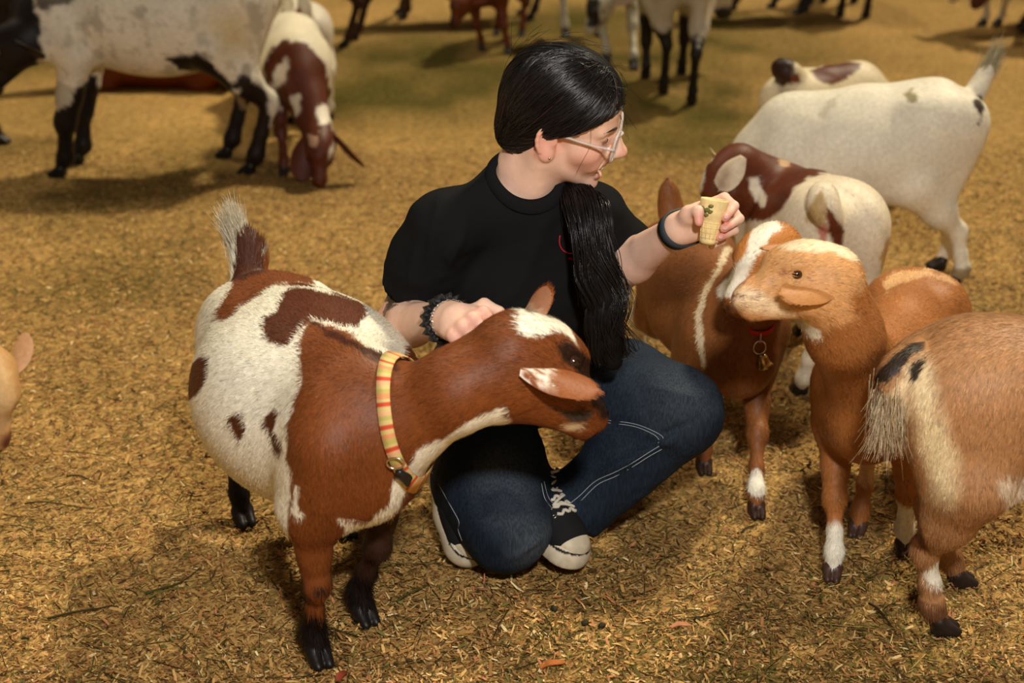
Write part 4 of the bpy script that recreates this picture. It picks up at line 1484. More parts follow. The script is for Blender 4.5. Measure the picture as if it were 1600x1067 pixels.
M_DENIM = denim()
def folds(V, segs):
    """soft creases of cloth along line segments: (from, to, half width, height)"""
    out = np.zeros(len(V))
    for a, b, w, h in segs:
        ba = b - a
        t = np.clip(((V - a) @ ba) / (ba @ ba), 0, 1)
        d = V - a - t[:, None] * ba
        # measured across the view depth loosely, so that the crease sits on the cloth wherever it bulges
        d = d - CF * (d @ CF)[:, None] * .8
        out += 1.7 * h * np.exp(-((np.linalg.norm(d, axis=1) / w) ** 2)) * np.sin(math.pi * np.clip(t * .9 + .05, 0, 1)) ** .5
    return out


woman = thing('person', 'woman in black t-shirt and flared jeans crouching among the goats, holding out a waffle cup', 'person', A(0.05, 2.45, 0))

# joints
shR, shL = P(694, 354, 2.40), P(922, 338, 2.52)
elR, wrR = P(620, 508, 2.455), P(700, 499, 2.215)
elL, wrL = P(958, 428, 2.56), P(1060, 358, 2.40)
NB = P(818, 306, 2.475)
PV = A(0.02, 2.62, 0.30)
hipR, hipL = A(-.075, 2.60, .27), A(.105, 2.60, .28)
knR, knL = P(792, 828, 2.30), P(1080, 640, 2.40)
anR, anL = A(-.105, 2.56, .13), P(888, 772, 2.42)
sx = nrm(shL - shR)
CH = (shR + shL) / 2 * .55 + PV * .45
spine = nrm(NB - PV)
BF = nrm(np.cross(sx, spine))          # towards the back or the front
if BF[1] > 0:
    BF = -BF
TB = np.stack([sx, BF, np.cross(sx, BF)], 1)
if TB[2, 2] < 0:
    TB[:, 2] *= -1

# head frame: looking right, a little away from us and down, tilted towards her right shoulder
p_, a_, t_ = math.radians(17), math.radians(1), math.radians(40)
hf = camdir(math.cos(p_) * math.cos(a_), -math.sin(p_), -math.cos(p_) * math.sin(a_))
u0 = nrm(CU - hf * (hf @ CU))
t0 = nrm(CT - hf * (hf @ CT) - u0 * (u0 @ CT))
hu = u0 * math.cos(t_) + t0 * math.sin(t_)
HH = head_frame(hf, hu)
HC = P(881, 180, 2.44)
hh = lambda x, y, z: HC + HH @ A(x, y, z)

pb = Body()
pb.ell(hh(-.010, 0, .030), A(.094, .073, .085), HH, .02)
pb.ell(hh(.038, 0, -.030), A(.050, .056, .075), HH, .03)
pb.ell(hh(.045, 0, .052), A(.043, .056, .050), HH, .03)
for y in (-1, 1):
    pb.cone(hh(-.008, y * .050, -.058), hh(.066, y * .014, -.102), .020, .016, .025)
    pb.ell(hh(.052, y * .043, -.032), A(.028, .021, .022), HH, .02)
    pb.ell(hh(.066, y * .032, -.055), A(.020, .016, .018), HH, .016)       # smiling cheek
    pb.cone(hh(.082, y * .010, .018), hh(.070, y * .044, .016), .0085, .0080, .014)   # brow
    pb.ell(hh(.092, y * .031, .000), A(.014, .016, .010), HH, .010, 's')
    pb.ell(hh(.0715, y * .031, .0015), A(.0125, .0150, .0085), HH, .004)
    pb.ell(hh(.1020, y * .0115, -.0400), A(.0095, .0065, .0075), HH, .006)
    pb.ell(hh(.1035, y * .0065, -.0475), A(.006, .0032, .004), HH, .002, 's')
pb.ell(hh(.068, 0, -.058), A(.027, .033, .030), HH, .02)
pb.ell(hh(.076, 0, -.114), A(.017, .019, .015), HH, .018)
pb.cone(hh(.086, 0, .010), hh(.1125, 0, -.0330), .0075, .0095, .014)
pb.ell(hh(.1155, 0, -.0360), A(.0100, .0100, .0090), HH, .010)
mo = [hh(.076, -.030, -.062), hh(.089, -.018, -.0745), hh(.0965, 0, -.0800), hh(.089, .018, -.0745), hh(.076, .030, -.062)]
for a, b, ra, rb in zip(mo[:-1], mo[1:], (.0040, .0105, .0120, .0105), (.0105, .0120, .0105, .0040)):
    pb.cone(a, b, ra, rb, .004, 's')
ul = [hh(.077, -.030, -.0570), hh(.0915, -.015, -.0605), hh(.0980, 0, -.0622), hh(.0915, .015, -.0605), hh(.077, .030, -.0570)]
ll = [hh(.0745, -.029, -.0710), hh(.0870, -.016, -.0905), hh(.0910, 0, -.0965), hh(.0870, .016, -.0905), hh(.0745, .029, -.0710)]
for L_, r in ((ul, (.0022, .0038, .0044, .0038, .0022)), (ll, (.0025, .0044, .0054, .0044, .0025))):
    pb.chain(list(zip(L_, r)), .004)
for y in (-1, 1):          # ears
    ER = HH @ rot_y(-.25) @ rot_z(-y * .35)
    ec = hh(-.016, y * .0765, -.016)
    pb.ell(ec, A(.0185, .0050, .0300), ER, .006)
    rim = [ec + ER @ A(.0165 * math.cos(t), y * .004, .004 + .0270 * math.sin(t)) for t in np.linspace(-.2, 3.9, 10)]
    pb.chain([(q, .0036) for q in rim], .003)
    pb.ell(ec + ER @ A(.001, y * .009, .002), A(.0095, .0070, .0150), ER, .004, 's')
    pb.ell(ec + ER @ A(.002, y * .001, -.0260), A(.0085, .0050, .0095), ER, .006)
    pb.ell(ec + ER @ A(.0125, y * .001, -.004), A(.0045, .005, .0065), ER, .004)
pb.chain([(hh(-.030, 0, -.045), .056), (hh(-.034, 0, -.085) * .5 + NB * .5, .053), (NB, .050)], .03)
pb.cone(hh(-.018, -.050, -.050), NB + BF * .036 - sx * .008, .020, .014, .025)
for y in (-1, 1):          # the fold of the smile
    pb.chain([(hh(.0985, y * .0185, -.040), .0016), (hh(.086, y * .034, -.054), .0020), (hh(.074, y * .039, -.074), .0016)], .005, 's')
pb.cone(NB - spine * .012, shR - spine * .01, .036, .042, .04)
pb.cone(NB - spine * .012, shL - spine * .01, .036, .042, .04)
pb.ell(CH - spine * .02, A(.125, .075, .150), TB, .05)
pb.cone(CH, PV, .105, .115, .05, wide=sx, ws=1.15)
pb.cone(NB - spine * .04, CH, .045, .08, .04)
# arms
pb.chain([(shR, .052), (shR * .5 + elR * .5, .044), (elR, .037)], .03)
fR = nrm(wrR - elR)
pb.chain([(elR, .0375), (elR * .70 + wrR * .30, .0400), (wrR, .0265)], .02)
pb.chain([(shL, .050), (shL * .5 + elL * .5, .043), (elL, .039)], .03)
pb.chain([(elL, .0390), (elL * .68 + wrL * .32, .0405), (wrL, .0255)], .02)
# legs inside the jeans
for a, b, c in ((hipR, knR, anR), (hipL, knL, anL)):
    b = b * .9 + a * .1
    pb.chain([(a, .085), (b, .042)], .04)
    pb.chain([(b, .042), (b * .65 + c * .35, .045), (c, .033)], .03)
pb.ell(PV, A(.150, .105, .105), TB, .05)


def finger(pts, r0=.0086, r1=.0068):
    n = len(pts)
    pb.chain([(p, r0 + (r1 - r0) * i / (n - 1)) for i, p in enumerate(pts)], .0045)


# right hand: a loose fist scratching the goat's neck, seen knuckles first
hF, hA = camdir(.42, -.02, .90), camdir(.74, .62, -.25)       # wrist to knuckles; little finger to index
hA = nrm(hA - hF * (hA @ hF))
hD = nrm(np.cross(hF, hA))
if hD @ CU > 0:
    hD = -hD                                                     # towards the palm, downwards
WR = wrR
pb.cone(wrR, WR + hF * .035, .026, .027, .02, wide=hA, ws=1.15)
kn = []
for i, (u, fw) in enumerate(((-.031, .066), (-.011, .075), (.011, .079), (.032, .076))):
    k = WR + hF * fw + hA * u + hD * (.006 + .004 * abs(i - 1.6))
    kn.append(k)
    pb.cone(WR + hF * .012 + hA * u * .55, k, .0130, .0100, .006)
    pb.ell(k - hD * .003, A(.0104, .0104, .0104), None, .004)
    sp = 1.0 + .06 * (i == 2) - .12 * (i == 0)
    p1 = k + (hD * .92 + hF * .34) * .036 * sp
    p2 = p1 + (hD * .80 - hF * .62) * .022 * sp
    p3 = p2 + (hD * .15 - hF * 1.0) * .018 * sp
    finger([k, p1, p2, p3], .0090, .0072)
# thumb leaves the index side of the palm and presses down beside the index finger
tb = WR + hF * .020 + hA * .022 + hD * .010
finger([tb, WR + hF * .050 + hA * .050 + hD * .008, WR + hF * .066 + hA * .058 + hD * .030, WR + hF * .062 + hA * .046 + hD * .052], .0125, .0078)
pb.ell(WR + hF * .042 + hD * .008, A(.036, .034, .016), np.stack([hF, hA, hD], 1), .015)

# left hand: palm behind the cup, fingers wrapping round its right side, thumb on its left
pb.chain([(wrL, .0250), (P(1080, 352, 2.405), .0245), (P(1094, 348, 2.412), .022)], .02)
pb.ell(P(1098, 344, 2.416), A(.036, .016, .036), None, .015)
finger([P(1100, 322, 2.418), P(1132, 309, 2.405), P(1147, 322, 2.372), P(1133, 340, 2.345)], .0100, .0078)
finger([P(1106, 336, 2.422), P(1144, 327, 2.408), P(1155, 342, 2.372), P(1131, 357, 2.342)], .0100, .0078)
finger([P(1104, 350, 2.420), P(1140, 348, 2.405), P(1147, 360, 2.372), P(1124, 371, 2.344)], .0095, .0074)
finger([P(1098, 362, 2.412), P(1122, 366, 2.400), P(1128, 376, 2.378), P(1112, 384, 2.362)], .0085, .0066)
finger([P(1066, 350, 2.392), P(1078, 332, 2.366), P(1091, 330, 2.346), P(1092, 347, 2.335)], .0135, .0080)
pb.cone(P(1066, 356, 2.400), P(1076, 338, 2.372), .018, .015, .015)

PVt, PQ = pb.mesh(0.0029)


def skin_col(V):
    c = np.tile(lin(SKIN), (len(V), 1)).astype(float)
    c *= (1 + .05 * fbm(V * 22, 3, 3))[:, None]

    def dab(pt, r, colr, amt, soft=.6):
        nonlocal c
        w = (np.clip((1 + soft - np.linalg.norm(V - pt, axis=1) / r) / soft, 0, 1) * amt)[:, None]
        c = c * (1 - w) + lin(colr) * w
    for y in (-1, 1):
        dab(hh(.062, y * .045, -.040), .022, BLUSH, .55, 1.0)
        dab(hh(-.016, y * .078, -.016), .026, (232, 150, 130), .5, .8)
    dab(hh(.117, 0, -.037), .011, (226, 144, 124), .5, .8)
    for L_ in (ul, ll):
        for a, b in zip(L_[:-1], L_[1:]):
            for t in (0, .5, 1):
                dab(a * (1 - t) + b * t, .0044, LIP, .8, .5)
    for a in mo[1:4]:
        dab(a - hf * .006, .006, (60, 20, 20), .9, .3)
    for k in kn:
        dab(k, .012, (232, 168, 146), .5, .8)
    for q in (P(1133, 340, 2.345), P(1131, 357, 2.342), P(1124, 371, 2.344), P(1092, 347, 2.335)):
        dab(q, .011, (228, 140, 124), .6, .8)
    dab(elR, .04, (216, 142, 118), .45, 1.2)
    # tattoo of dark feathers on the right upper arm
    q = proj(V)
    near = np.linalg.norm(V - (shR * .25 + elR * .75), axis=1) < .09
    for poly in ([(600, 470), (612, 446), (640, 452), (660, 468), (628, 462), (612, 476)], [(606, 462), (626, 458), (650, 472), (618, 470), (604, 486)], [(598, 488), (604, 474), (622, 476), (604, 486), (600, 498)]):
        w = (near & (poly_sdf(q, poly) + 1.5 * fbm(V * 160, 2, 2) < 0))[:, None] * .72
        c = c * (1 - w) + lin((46, 44, 46)) * w
    return np.clip(c, 0, 1)


body_o = obj('body', PVt, PQ, None, M_SKIN, woman, skin_col(PVt))

# fingernails
for q, d in ((P(1133, 340, 2.345), camdir(-.75, -.6, .5)), (P(1131, 357, 2.342), camdir(-.8, -.5, .5)), (P(1124, 371, 2.344), camdir(-.8, -.4, .5))):
    s_ = nrm(np.cross(d, CT))
    n_ = nrm(np.cross(s_, d))
    if n_ @ CT < 0:
        n_ = -n_
    V, Q, T = uvsphere(q + n_ * .0062 + d * .001, A(.0062, .0048, .0016), 12, 6, np.stack([d, s_, n_], 1))
    obj('fingernail', V, Q, T, mat('nail', (0.70, 0.40, 0.33), rough=.25) if 'nail' not in bpy.data.materials else bpy.data.materials['nail'], woman)

M_BROW = mat('brow_hair', (0.035, 0.020, 0.014), rough=.6)
for y in (-1, 1):
    q = [hh(.0930 - .019 * t ** 1.8, y * (.013 + .040 * t), .0150 + .0055 * math.sin(t * 2.3)) for t in np.linspace(0, 1, 9)]
    sd = Body()
    for a, b, ra, rb in zip(q[:-1], q[1:], (.0018, .0024, .0025, .0024, .0021, .0017, .0013, .0009), (.0024, .0025, .0024, .0021, .0017, .0013, .0009, .0006)):
        sd.cone(a, b, ra, rb, .001)
    V, Q = sd.mesh(.0009)
    obj('eyebrow', V, Q, None, M_BROW, woman)
    q = [hh(.0850 - .0085 * ((t - .1) ** 2), y * (.031 + .0135 * t), -.0030 - .0022 * t * t) for t in np.linspace(-1, 1, 9)]
    V, Q, T = tube(smooth_path(q, 16), .0008, 5)
    obj('eyelash', V, Q, T, M_BROW, woman)

# teeth: a curved upper row
tv, tq = Body(), None
for t in np.linspace(-1, 1, 9):
    tv.ell(hh(.0950 - .013 * t * t, .021 * t, -.0715 + .0050 * t * t), A(.0030, .0028, .0068), HH @ rot_z(t * .7), .0006)
V, Q = tv.mesh(.0009)
obj('teeth', V, Q, None, M_TEETH, woman)
V, Q, T = uvsphere(hh(-.002, -.0835, -.040), .0021, 12, 8)
obj('ear_stud', V, Q, T, M_METAL, woman)

# ------------------------------------------------------------------ glasses
gl = Body()


def lens_ring(y, n=32):
    a = np.linspace(0, 2 * math.pi, n, endpoint=False)
    ca, sa = np.cos(a), np.sin(a)
    ex = .62
    yy, zz = .0265 * np.sign(ca) * np.abs(ca) ** ex, .0235 * np.sign(sa) * np.abs(sa) ** ex
    return np.array([hh(.1040 - .006 * abs(y * .034 + b) / .06 - .08 * (c_ - .0) * 1.0 - .0, y * .0335 + b, -.010 + c_) for b, c_ in zip(yy, zz)])


rings = {}
parts = []
for y in (-1, 1):
    rings[y] = lens_ring(y)
    parts.append(tube(rings[y], .0024, 8, closed=True))
parts.append(tube(smooth_path([hh(.1030, -.009, -.002), hh(.1075, 0, .000), hh(.1030, .009, -.002)], 8), .0023, 8))
for y in (-1, 1):
    parts.append(tube(smooth_path([hh(.099, y * .060, -.001), hh(.094, y * .0655, .001), hh(.060, y * .0715, .002), hh(.010, y * .0785, .006), hh(-.012, y * .080, .004), hh(-.028, y * .078, -.016)], 22), np.linspace(.0027, .0019, 22), 8))
V, Q, T = join(*parts)
glasses = obj('glasses', V, Q, T, M_CLEAR, woman)
for y in (-1, 1):
    R_ = rings[y]
    cen = R_.mean(0)
    V = np.concatenate([R_ - HH[:, 0] * .0005, R_ + HH[:, 0] * .0005, [cen - HH[:, 0] * .0003, cen + HH[:, 0] * .0010]])
    n = len(R_)
    T = [(2 * n, (j + 1) % n, j) for j in range(n)] + [(2 * n + 1, n + j, n + (j + 1) % n) for j in range(n)]
    Q = [(j, (j + 1) % n, n + (j + 1) % n, n + j) for j in range(n)]
    obj('lens', V, np.array(Q), np.array(T), M_LENS, glasses)

# ------------------------------------------------------------------ t-shirt
sb = Body()
sb.ell(CH + spine * .015, A(.158, .102, .180), TB, .05)
sb.cone(CH, PV + spine * .03, .118, .128, .06, wide=sx, ws=1.18)
sb.cone(NB - spine * .002 - BF * .014, shR + spine * .004, .056, .054, .04)
sb.cone(NB - spine * .002 - BF * .014, shL + spine * .004, .056, .054, .04)
sb.cone(NB - spine * .020, CH, .078, .10, .06)
for y in (-1, 1):
    sb.ell(CH + sx * y * .066 + BF * .062 + spine * .040, A(.062, .052, .060), TB, .05)
dR = nrm(elR - shR)
hemR = shR + dR * .135
sb.chain([(shR, .060), (shR + dR * .08, .058), (hemR, .059)], .04, wide=sx, ws=1.05)
dL = nrm(elL - shL)
hemL = shL + nrm(dL + sx * .45) * .115
sb.chain([(shL, .060), (hemL, .060)], .04)
for hem, d, r in ((hemR, dR, .051), (hemL, nrm(dL + sx * .45), .051)):
    sb.cone(hem - d * .012, hem + d * .09, r, r + .010, .004, 's')
    # cut the sleeve end flat
    sb.ell(hem + d * .090, A(.072, .12, .12), np.stack([d, nrm(np.cross(d, A(.3, .2, .9))), np.cross(d, nrm(np.cross(d, A(.3, .2, .9))))], 1), .004, 's')
# neck hole
nkU = Body()
nkU.p = list(sb.p)
nk0, nk1 = NB + spine * .060 + BF * .016, NB + spine * .16 + BF * .028
sb.cone(nk0, nk1, .058, .100, .008, 's')
SV, SQ = sb.mesh(.0055)
SN = vnormals(SV, SQ)
SV = SV + SN * (.0050 * fbm(SV * A(9, 9, 16), 17, 3) + folds(SV, [(P(700, 400, 2.33), P(740, 480, 2.33), .010, .006), (P(730, 350, 2.33), P(690, 430, 2.32), .010, .006), (P(790, 460, 2.36), P(712, 520, 2.36), .011, .008), (P(840, 470, 2.36), P(740, 545, 2.36), .012, .008), (P(690, 310, 2.38), P(668, 420, 2.34), .010, .006), (P(660, 360, 2.36), P(640, 440, 2.36), .010, .005), (P(860, 340, 2.38), P(800, 470, 2.36), .014, .005), (P(690, 470, 2.36), P(735, 500, 2.36), .008, -.006)]))[:, None]
shirt = obj('t_shirt', SV, SQ, None, M_SHIRT, woman)


def skin_map(V, Q):
    return BVHTree.FromPolygons([tuple(v) for v in V], [tuple(int(i) for i in q) for q in Q])


def on(bvh, pts, off=.0015, miss=None):
    """points of the picture carried on to a garment's surface"""
    out = []
    for (px, py) in pts:
        d = nrm(ray(px, py))
        loc, n, i, t = bvh.ray_cast(Vector(CAMV), Vector(d))
        if loc is not None:
            out.append(np.array(loc) - d * off)
    return np.array(out)


shirt_bvh = skin_map(SV, SQ)
for hem, d in ((hemR, dR), (hemL, nrm(dL + sx * .45))):
    V, Q, ang = band(sb, hem - d * .022, d, .0022, .0032, .0010, 64, rmax=.10)
    obj('hem_stitch', V, Q, None, M_SHIRT, shirt)

# ribbed collar around the neckline
nax = nrm(nk1 - nk0)
nu = nrm(np.cross(nax, A(.3, 1, .2)))
nw = np.cross(nax, nu)
ring_, hs_ = [], np.linspace(-.05, .10, 151)
for t in np.linspace(0, 2 * math.pi, 72, endpoint=False):
    d = nu * math.cos(t) + nw * math.sin(t)
    pts = nk0 + nax * hs_[:, None] + d * np.sqrt(np.maximum(.058 ** 2 - np.minimum(hs_, 0) ** 2, 0) * (hs_ < 0) + (hs_ >= 0) * (.058 + .42 * np.maximum(hs_, 0)) ** 2)[:, None]
    f = nkU.at(pts)
    k_ = np.nonzero(f < 0)[0]
    ring_.append(pts[k_[-1]] if len(k_) else pts[50])
ring_ = np.array(ring_)
for _ in range(4):
    ring_ = .5 * ring_ + .25 * (np.roll(ring_, 1, 0) + np.roll(ring_, -1, 0))
out_ = ring_ - ring_.mean(0)
out_ /= np.linalg.norm(out_, axis=1)[:, None]
rows = [ring_ - out_ * .002 - nax * .001, ring_ - out_ * .003 + nax * .0045, ring_ + out_ * .004 + nax * .0045, ring_ + out_ * .016 - nax * .004, ring_ + out_ * .016 - nax * .010]
n = len(ring_)
V = np.concatenate(rows)
Q = np.array([(k * n + j, k * n + (j + 1) % n, (k + 1) * n + (j + 1) % n, (k + 1) * n + j) for k in range(4) for j in range(n)])
obj('collar', V, Q[:, ::-1], None, M_SHIRT, shirt)
# red stitched emblem, mostly hidden under the hair, and small letters below it
e1 = on(shirt_bvh, [(875, 368), (874, 378), (877, 388), (884, 394), (893, 396), (903, 394), (911, 386), (914, 376), (910, 364), (902, 356)])
V, Q, T = tube(smooth_path(e1, 30), .0012, 6)
em = obj('emblem', V, Q, T, M_RED, shirt)
prt = []
for s_ in ([(887, 406), (888, 402), (890, 405), (891, 402), (893, 406)], [(894, 404), (897, 402), (898, 405), (895, 406)], [(900, 406), (901, 402), (903, 405)]):
    q = on(shirt_bvh, s_)
    if len(q) > 1:
        prt.append(tube(q, .0008, 5))
if prt:
    V, Q, T = join(*prt)
    obj('emblem', V, Q, T, M_RED, shirt)

# ------------------------------------------------------------------ jeans
jb = Body()
jb.ell(PV, A(.165, .120, .110), TB, .05)
jb.cone(hipR, hipR * .4 + knR * .6 + A(0, 0, .01), .100, .092, .05)
jb.chain([(hipR * .4 + knR * .6 + A(0, 0, .01), .092), (knR + A(0, .012, .004), .076)], .05)
jb.cone(hipR * .2 + knR * .8, P(745, 760, 2.36), .075, .06, .05)
jb.chain([(knR, .072), (knR * .5 + anR * .5, .078), (anR + A(0, .0, .01), .082)], .05)
kL2 = P(1062, 640, 2.42)
jb.chain([(hipL, .098), (hipL * .5 + kL2 * .5 + A(0, -.01, .012), .088), (kL2, .079)], .05)
hmL = P(903, 788, 2.40)
jb.chain([(kL2 + A(-.008, 0, -.012), .076), (kL2 * .5 + hmL * .5, .066), (hmL, .070)], .045)
dS = nrm(hmL - kL2)
# flared hem: open below
jb.cone(hmL - dS * .01, hmL + dS * .10, .060, .066, .004, 's')
oz = nrm(np.cross(dS, A(0, 1, .2)))
jb.ell(hmL + dS * .092, A(.080, .14, .14), np.stack([dS, oz, np.cross(dS, oz)], 1), .004, 's')
JV, JQ = jb.mesh(.0055)
JN = vnormals(JV, JQ)
JV = JV + JN * (.0030 * fbm(JV * A(14, 14, 20), 27, 3) - .0022 * np.abs(vnoise(JV * A(26, 18, 34), 31)) + folds(JV, [(P(985, 672, 2.32), P(1045, 690, 2.33), .008, .007), (P(1000, 600, 2.34), P(1080, 620, 2.34), .010, .006), (P(940, 740, 2.34), P(1040, 690, 2.34), .009, .007), (P(690, 730, 2.24), P(725, 820, 2.22), .009, .007), (P(870, 660, 2.36), P(1000, 650, 2.34), .009, .006), (P(1020, 690, 2.33), P(1080, 660, 2.33), .007, -.006), (P(800, 870, 2.24), P(840, 840, 2.25), .007, .006), (P(700, 700, 2.25), P(820, 720, 2.25), .010, .005), (P(960, 800, 2.38), P(1060, 720, 2.38), .010, .005)]))[:, None]


def denim_col(V):
    c = np.tile(lin((25, 35, 47)), (len(V), 1)) * (1 + .15 * fbm(V * 8, 41, 3))[:, None]
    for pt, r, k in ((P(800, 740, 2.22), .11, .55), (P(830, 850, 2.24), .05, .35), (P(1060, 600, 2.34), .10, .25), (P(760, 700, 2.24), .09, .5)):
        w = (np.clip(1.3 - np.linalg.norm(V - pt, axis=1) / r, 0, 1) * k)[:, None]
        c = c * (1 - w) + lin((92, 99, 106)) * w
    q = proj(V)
    # darker oval above the knee
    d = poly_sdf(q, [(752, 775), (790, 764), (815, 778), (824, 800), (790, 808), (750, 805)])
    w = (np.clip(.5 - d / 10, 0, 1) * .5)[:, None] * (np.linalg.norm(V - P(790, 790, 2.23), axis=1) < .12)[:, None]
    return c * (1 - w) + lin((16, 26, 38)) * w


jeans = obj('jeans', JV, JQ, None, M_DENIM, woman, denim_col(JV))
jb_bvh = skin_map(JV, JQ)
for pts in ([(675, 738), (690, 765), (705, 792), (717, 815), (716, 828), (722, 845), (713, 850)],
            [(945, 656), (990, 662), (1022, 674), (1036, 684), (1028, 692)], [(945, 660), (990, 666), (1020, 678), (1030, 687)],
            [(1030, 697), (1012, 708), (990, 722), (960, 738), (930, 752), (905, 775), (880, 795)], [(1034, 702), (1014, 713), (992, 727), (962, 744), (934, 757), (908, 782)],
            [(846, 755), (852, 780), (868, 800), (890, 822), (915, 838), (940, 846)], [(850, 752), (857, 777), (873, 795), (894, 815), (918, 830), (943, 838)]):
    q = on(jb_bvh, pts, .0006)
    if len(q) > 2:
        V, Q, T = tube(smooth_path(q, 6 * len(q)), .00075, 5)
        obj('seam', V, Q, T, M_THREAD, jeans)

# ------------------------------------------------------------------ sneakers
def sneaker(toe, fwd, up):
    F = head_frame(fwd, up)
    S_ = lambda x, y, z: toe + F @ A(x, y, z)          # x back from the toe is negative
    ub = Body()
    ub.chain([(S_(-.055, 0, .040), .033), (S_(-.100, 0, .052), .036), (S_(-.145, 0, .062), .037)], .03, wide=F[:, 1], ws=1.08)
    ub.chain([(S_(-.145, 0, .060), .037), (S_(-.205, 0, .058), .034)], .03)
    ub.chain([(S_(-.150, 0, .070), .036), (S_(-.195, 0, .100), .036)], .03)
    ub.cone(S_(-.055, 0, .034), S_(-.205, 0, .034), .036, .030, .02, wide=F[:, 1], ws=1.1)
    V, Q = ub.mesh(.004)
    up_ = obj('sneaker', V, Q, None, M_CANVAS, woman)
    so = Body()
    for x0, x1, r0, r1 in ((-.046, -.110, .0455, .0450), (-.110, -.215, .0400, .0370)):
        so.cone(S_(x0, 0, .016), S_(x1, 0, .016), r0, r1, .02)
    so.ell(S_(-.12, 0, -.040), A(.30, .20, .040), F, .003, 's')
    so.ell(S_(-.12, 0, .078), A(.30, .20, .040), F, .003, 's')
    V, Q = so.mesh(.0035)
    loc = (V - toe) @ F
    col = np.tile(lin((214, 202, 176)), (len(V), 1)) * (1 + .12 * fbm(V * 40, 5, 3))[:, None]
    line = (np.abs(loc[:, 2] - .0335) < .0022)
    col[line] = lin((26, 24, 24))
    obj('sole', V, Q, None, M_RUBBER, up_, np.clip(col, 0, 1))
    tc = Body()
    tc.ell(S_(-.046, 0, .034), A(.042, .038, .032), F, .01)
    tc.ell(S_(-.100, 0, .050), A(.030, .060, .060), F, .004, 's')
    V, Q = tc.mesh(.0032)
    obj('toe_cap', V, Q, None, M_RUBBER, up_, np.tile(lin((208, 196, 168)), (len(V), 1)) * (1 + .15 * fbm(V * 50, 6, 3))[:, None])
    bv = ub
    topz = lambda x, y: max([z for z in np.linspace(.02, .14, 61) if bv.at((toe + F @ A(x, y, z))[None])[0] < 0] or [.05])
    for i, x in enumerate((-.074, -.089, -.104, -.119, -.134, -.149)):
        q = [S_(x + .006 * (k % 2), y, topz(x + .006 * (k % 2), y) + .0022) for k, y in enumerate(np.linspace(-.024, .024, 7))]
        V, Q, T = tube(smooth_path(q, 14), .0034, 6)
        obj('lace', V, Q, T, M_LACE, up_)
        if i < 5:
            q = [S_(x - .015 * t, y, topz(x - .015 * t, y) + .0040) for t, y in zip(np.linspace(0, 1, 7), np.linspace(-.024, .024, 7) * (1 if i % 2 else -1))]
            V, Q, T = tube(smooth_path(q, 14), .0030, 6)
            obj('lace', V, Q, T, M_LACE, up_)
        for y in (-1, 1):
            z = topz(x, y * .0285)
            V, Q, T = lathe([(.0045, -.002), (.0045, .0022), (.0022, .0026), (.0020, .0)], S_(x, y * .0285, z), F @ nrm(A(0, y * .6, .8)), 12)
            obj('eyelet', V, Q, T, M_METAL, up_)
    for y in (-1, 1):
        loop = [S_(-.152 + .016 * math.sin(t) - .006 * t, y * (.012 + .010 * t), topz(-.150, y * .018) + .005 + .007 * math.sin(t * 1.2)) for t in np.linspace(0, 2.6, 9)]
        V, Q, T = tube(smooth_path(loop, 18), .0030, 6)
        obj('lace', V, Q, T, M_LACE, up_)
    return up_, S_, F, ub


snL, SL, FL_, ubL = sneaker(P(903, 883, 2.285) + A(.004, -.010, -.004), A(.62, -.76, -.19), A(0.05, 0.2, 1))
snR, SR, FR_, ubR = sneaker(P(735, 884, 2.315) + A(0, 0, -.008), A(.28, -.80, -.52), A(-.05, .45, 1))
# ------------------------------------------------------------------ her hair
hb_ = Body()
hb_.ell(hh(-.009, 0, .036), A(.106, .085, .093), HH, .02)
hb_.ell(hh(-.050, 0, -.004), A(.056, .070, .076), HH, .03)
hb_.ell(hh(-.070, -.006, -.050), A(.034, .042, .034), HH, .03)


def cut(b, nrm1, d1, nrm2, d2, k):
    """take away what lies under one plane and in front of another (head coordinates)"""
    n1, n2 = HH @ nrm(nrm1), HH @ nrm(nrm2)

    def f(x, y, z):
        q1 = (x - HC[0]) * n1[0] + (y - HC[1]) * n1[1] + (z - HC[2]) * n1[2] - d1
        q2 = (x - HC[0]) * n2[0] + (y - HC[1]) * n2[1] + (z - HC[2]) * n2[2] - d2
        return np.maximum(q1, q2)
    b._add(f, HC - .2, HC + .2, k, 's', None)


cut(hb_, A(-.54, 0, .842), -.0015, A(-1, 0, 0), .030, .012)
HV, HQ = hb_.mesh(.0045)
M_CORE = mat('hair_core', (.0035, .003, .003), rough=.6, spec=.15)  # dull black hair mass that fills in beneath the strands
hair = obj('hair', HV, HQ, None, M_CORE, woman, np.tile(A(.0045, .004, .004), (len(HV), 1)))

# combed strands from the parting and hairline back to the nape
cen = hh(-.022, 0, .02)
n_s, n_p = 2600, 22
t = RNG.random(n_s)
start = np.zeros((n_s, 3))
k1 = n_s // 2
u = RNG.random(n_s)
for i in range(n_s):
    if i < k1:                 # along the parting, forehead to crown, falling to the near side or the far side
        s_ = -1 if u[i] < .60 else 1
        a = t[i] * 1.75 + .55
        start[i] = hh(.10 * math.cos(a) - .016, -.018 + s_ * .004, .096 * math.sin(a) + .038)
    else:                      # hairline from forehead down to the temple and ear
        s_ = -1 if u[i] < .8 else 1
        w = t[i]
        x_ = .086 - .100 * w ** 1.1
        start[i] = hh(x_, s_ * (.006 + .078 * w ** .7), (.54 * x_ - .0015) / .842 + .006)
start += RNG.normal(0, .004, start.shape)
goal = hh(-.088, -.018, -.068) + RNG.normal(0, .012, (n_s, 3))
d0 = start - cen
d1 = goal - cen
d0 /= np.linalg.norm(d0, axis=1)[:, None]
d1 /= np.linalg.norm(d1, axis=1)[:, None]
om = np.arccos(np.clip((d0 * d1).sum(1), -.995, .995))[:, None, None]
tt = np.linspace(0, 1, n_p)[None, :, None]
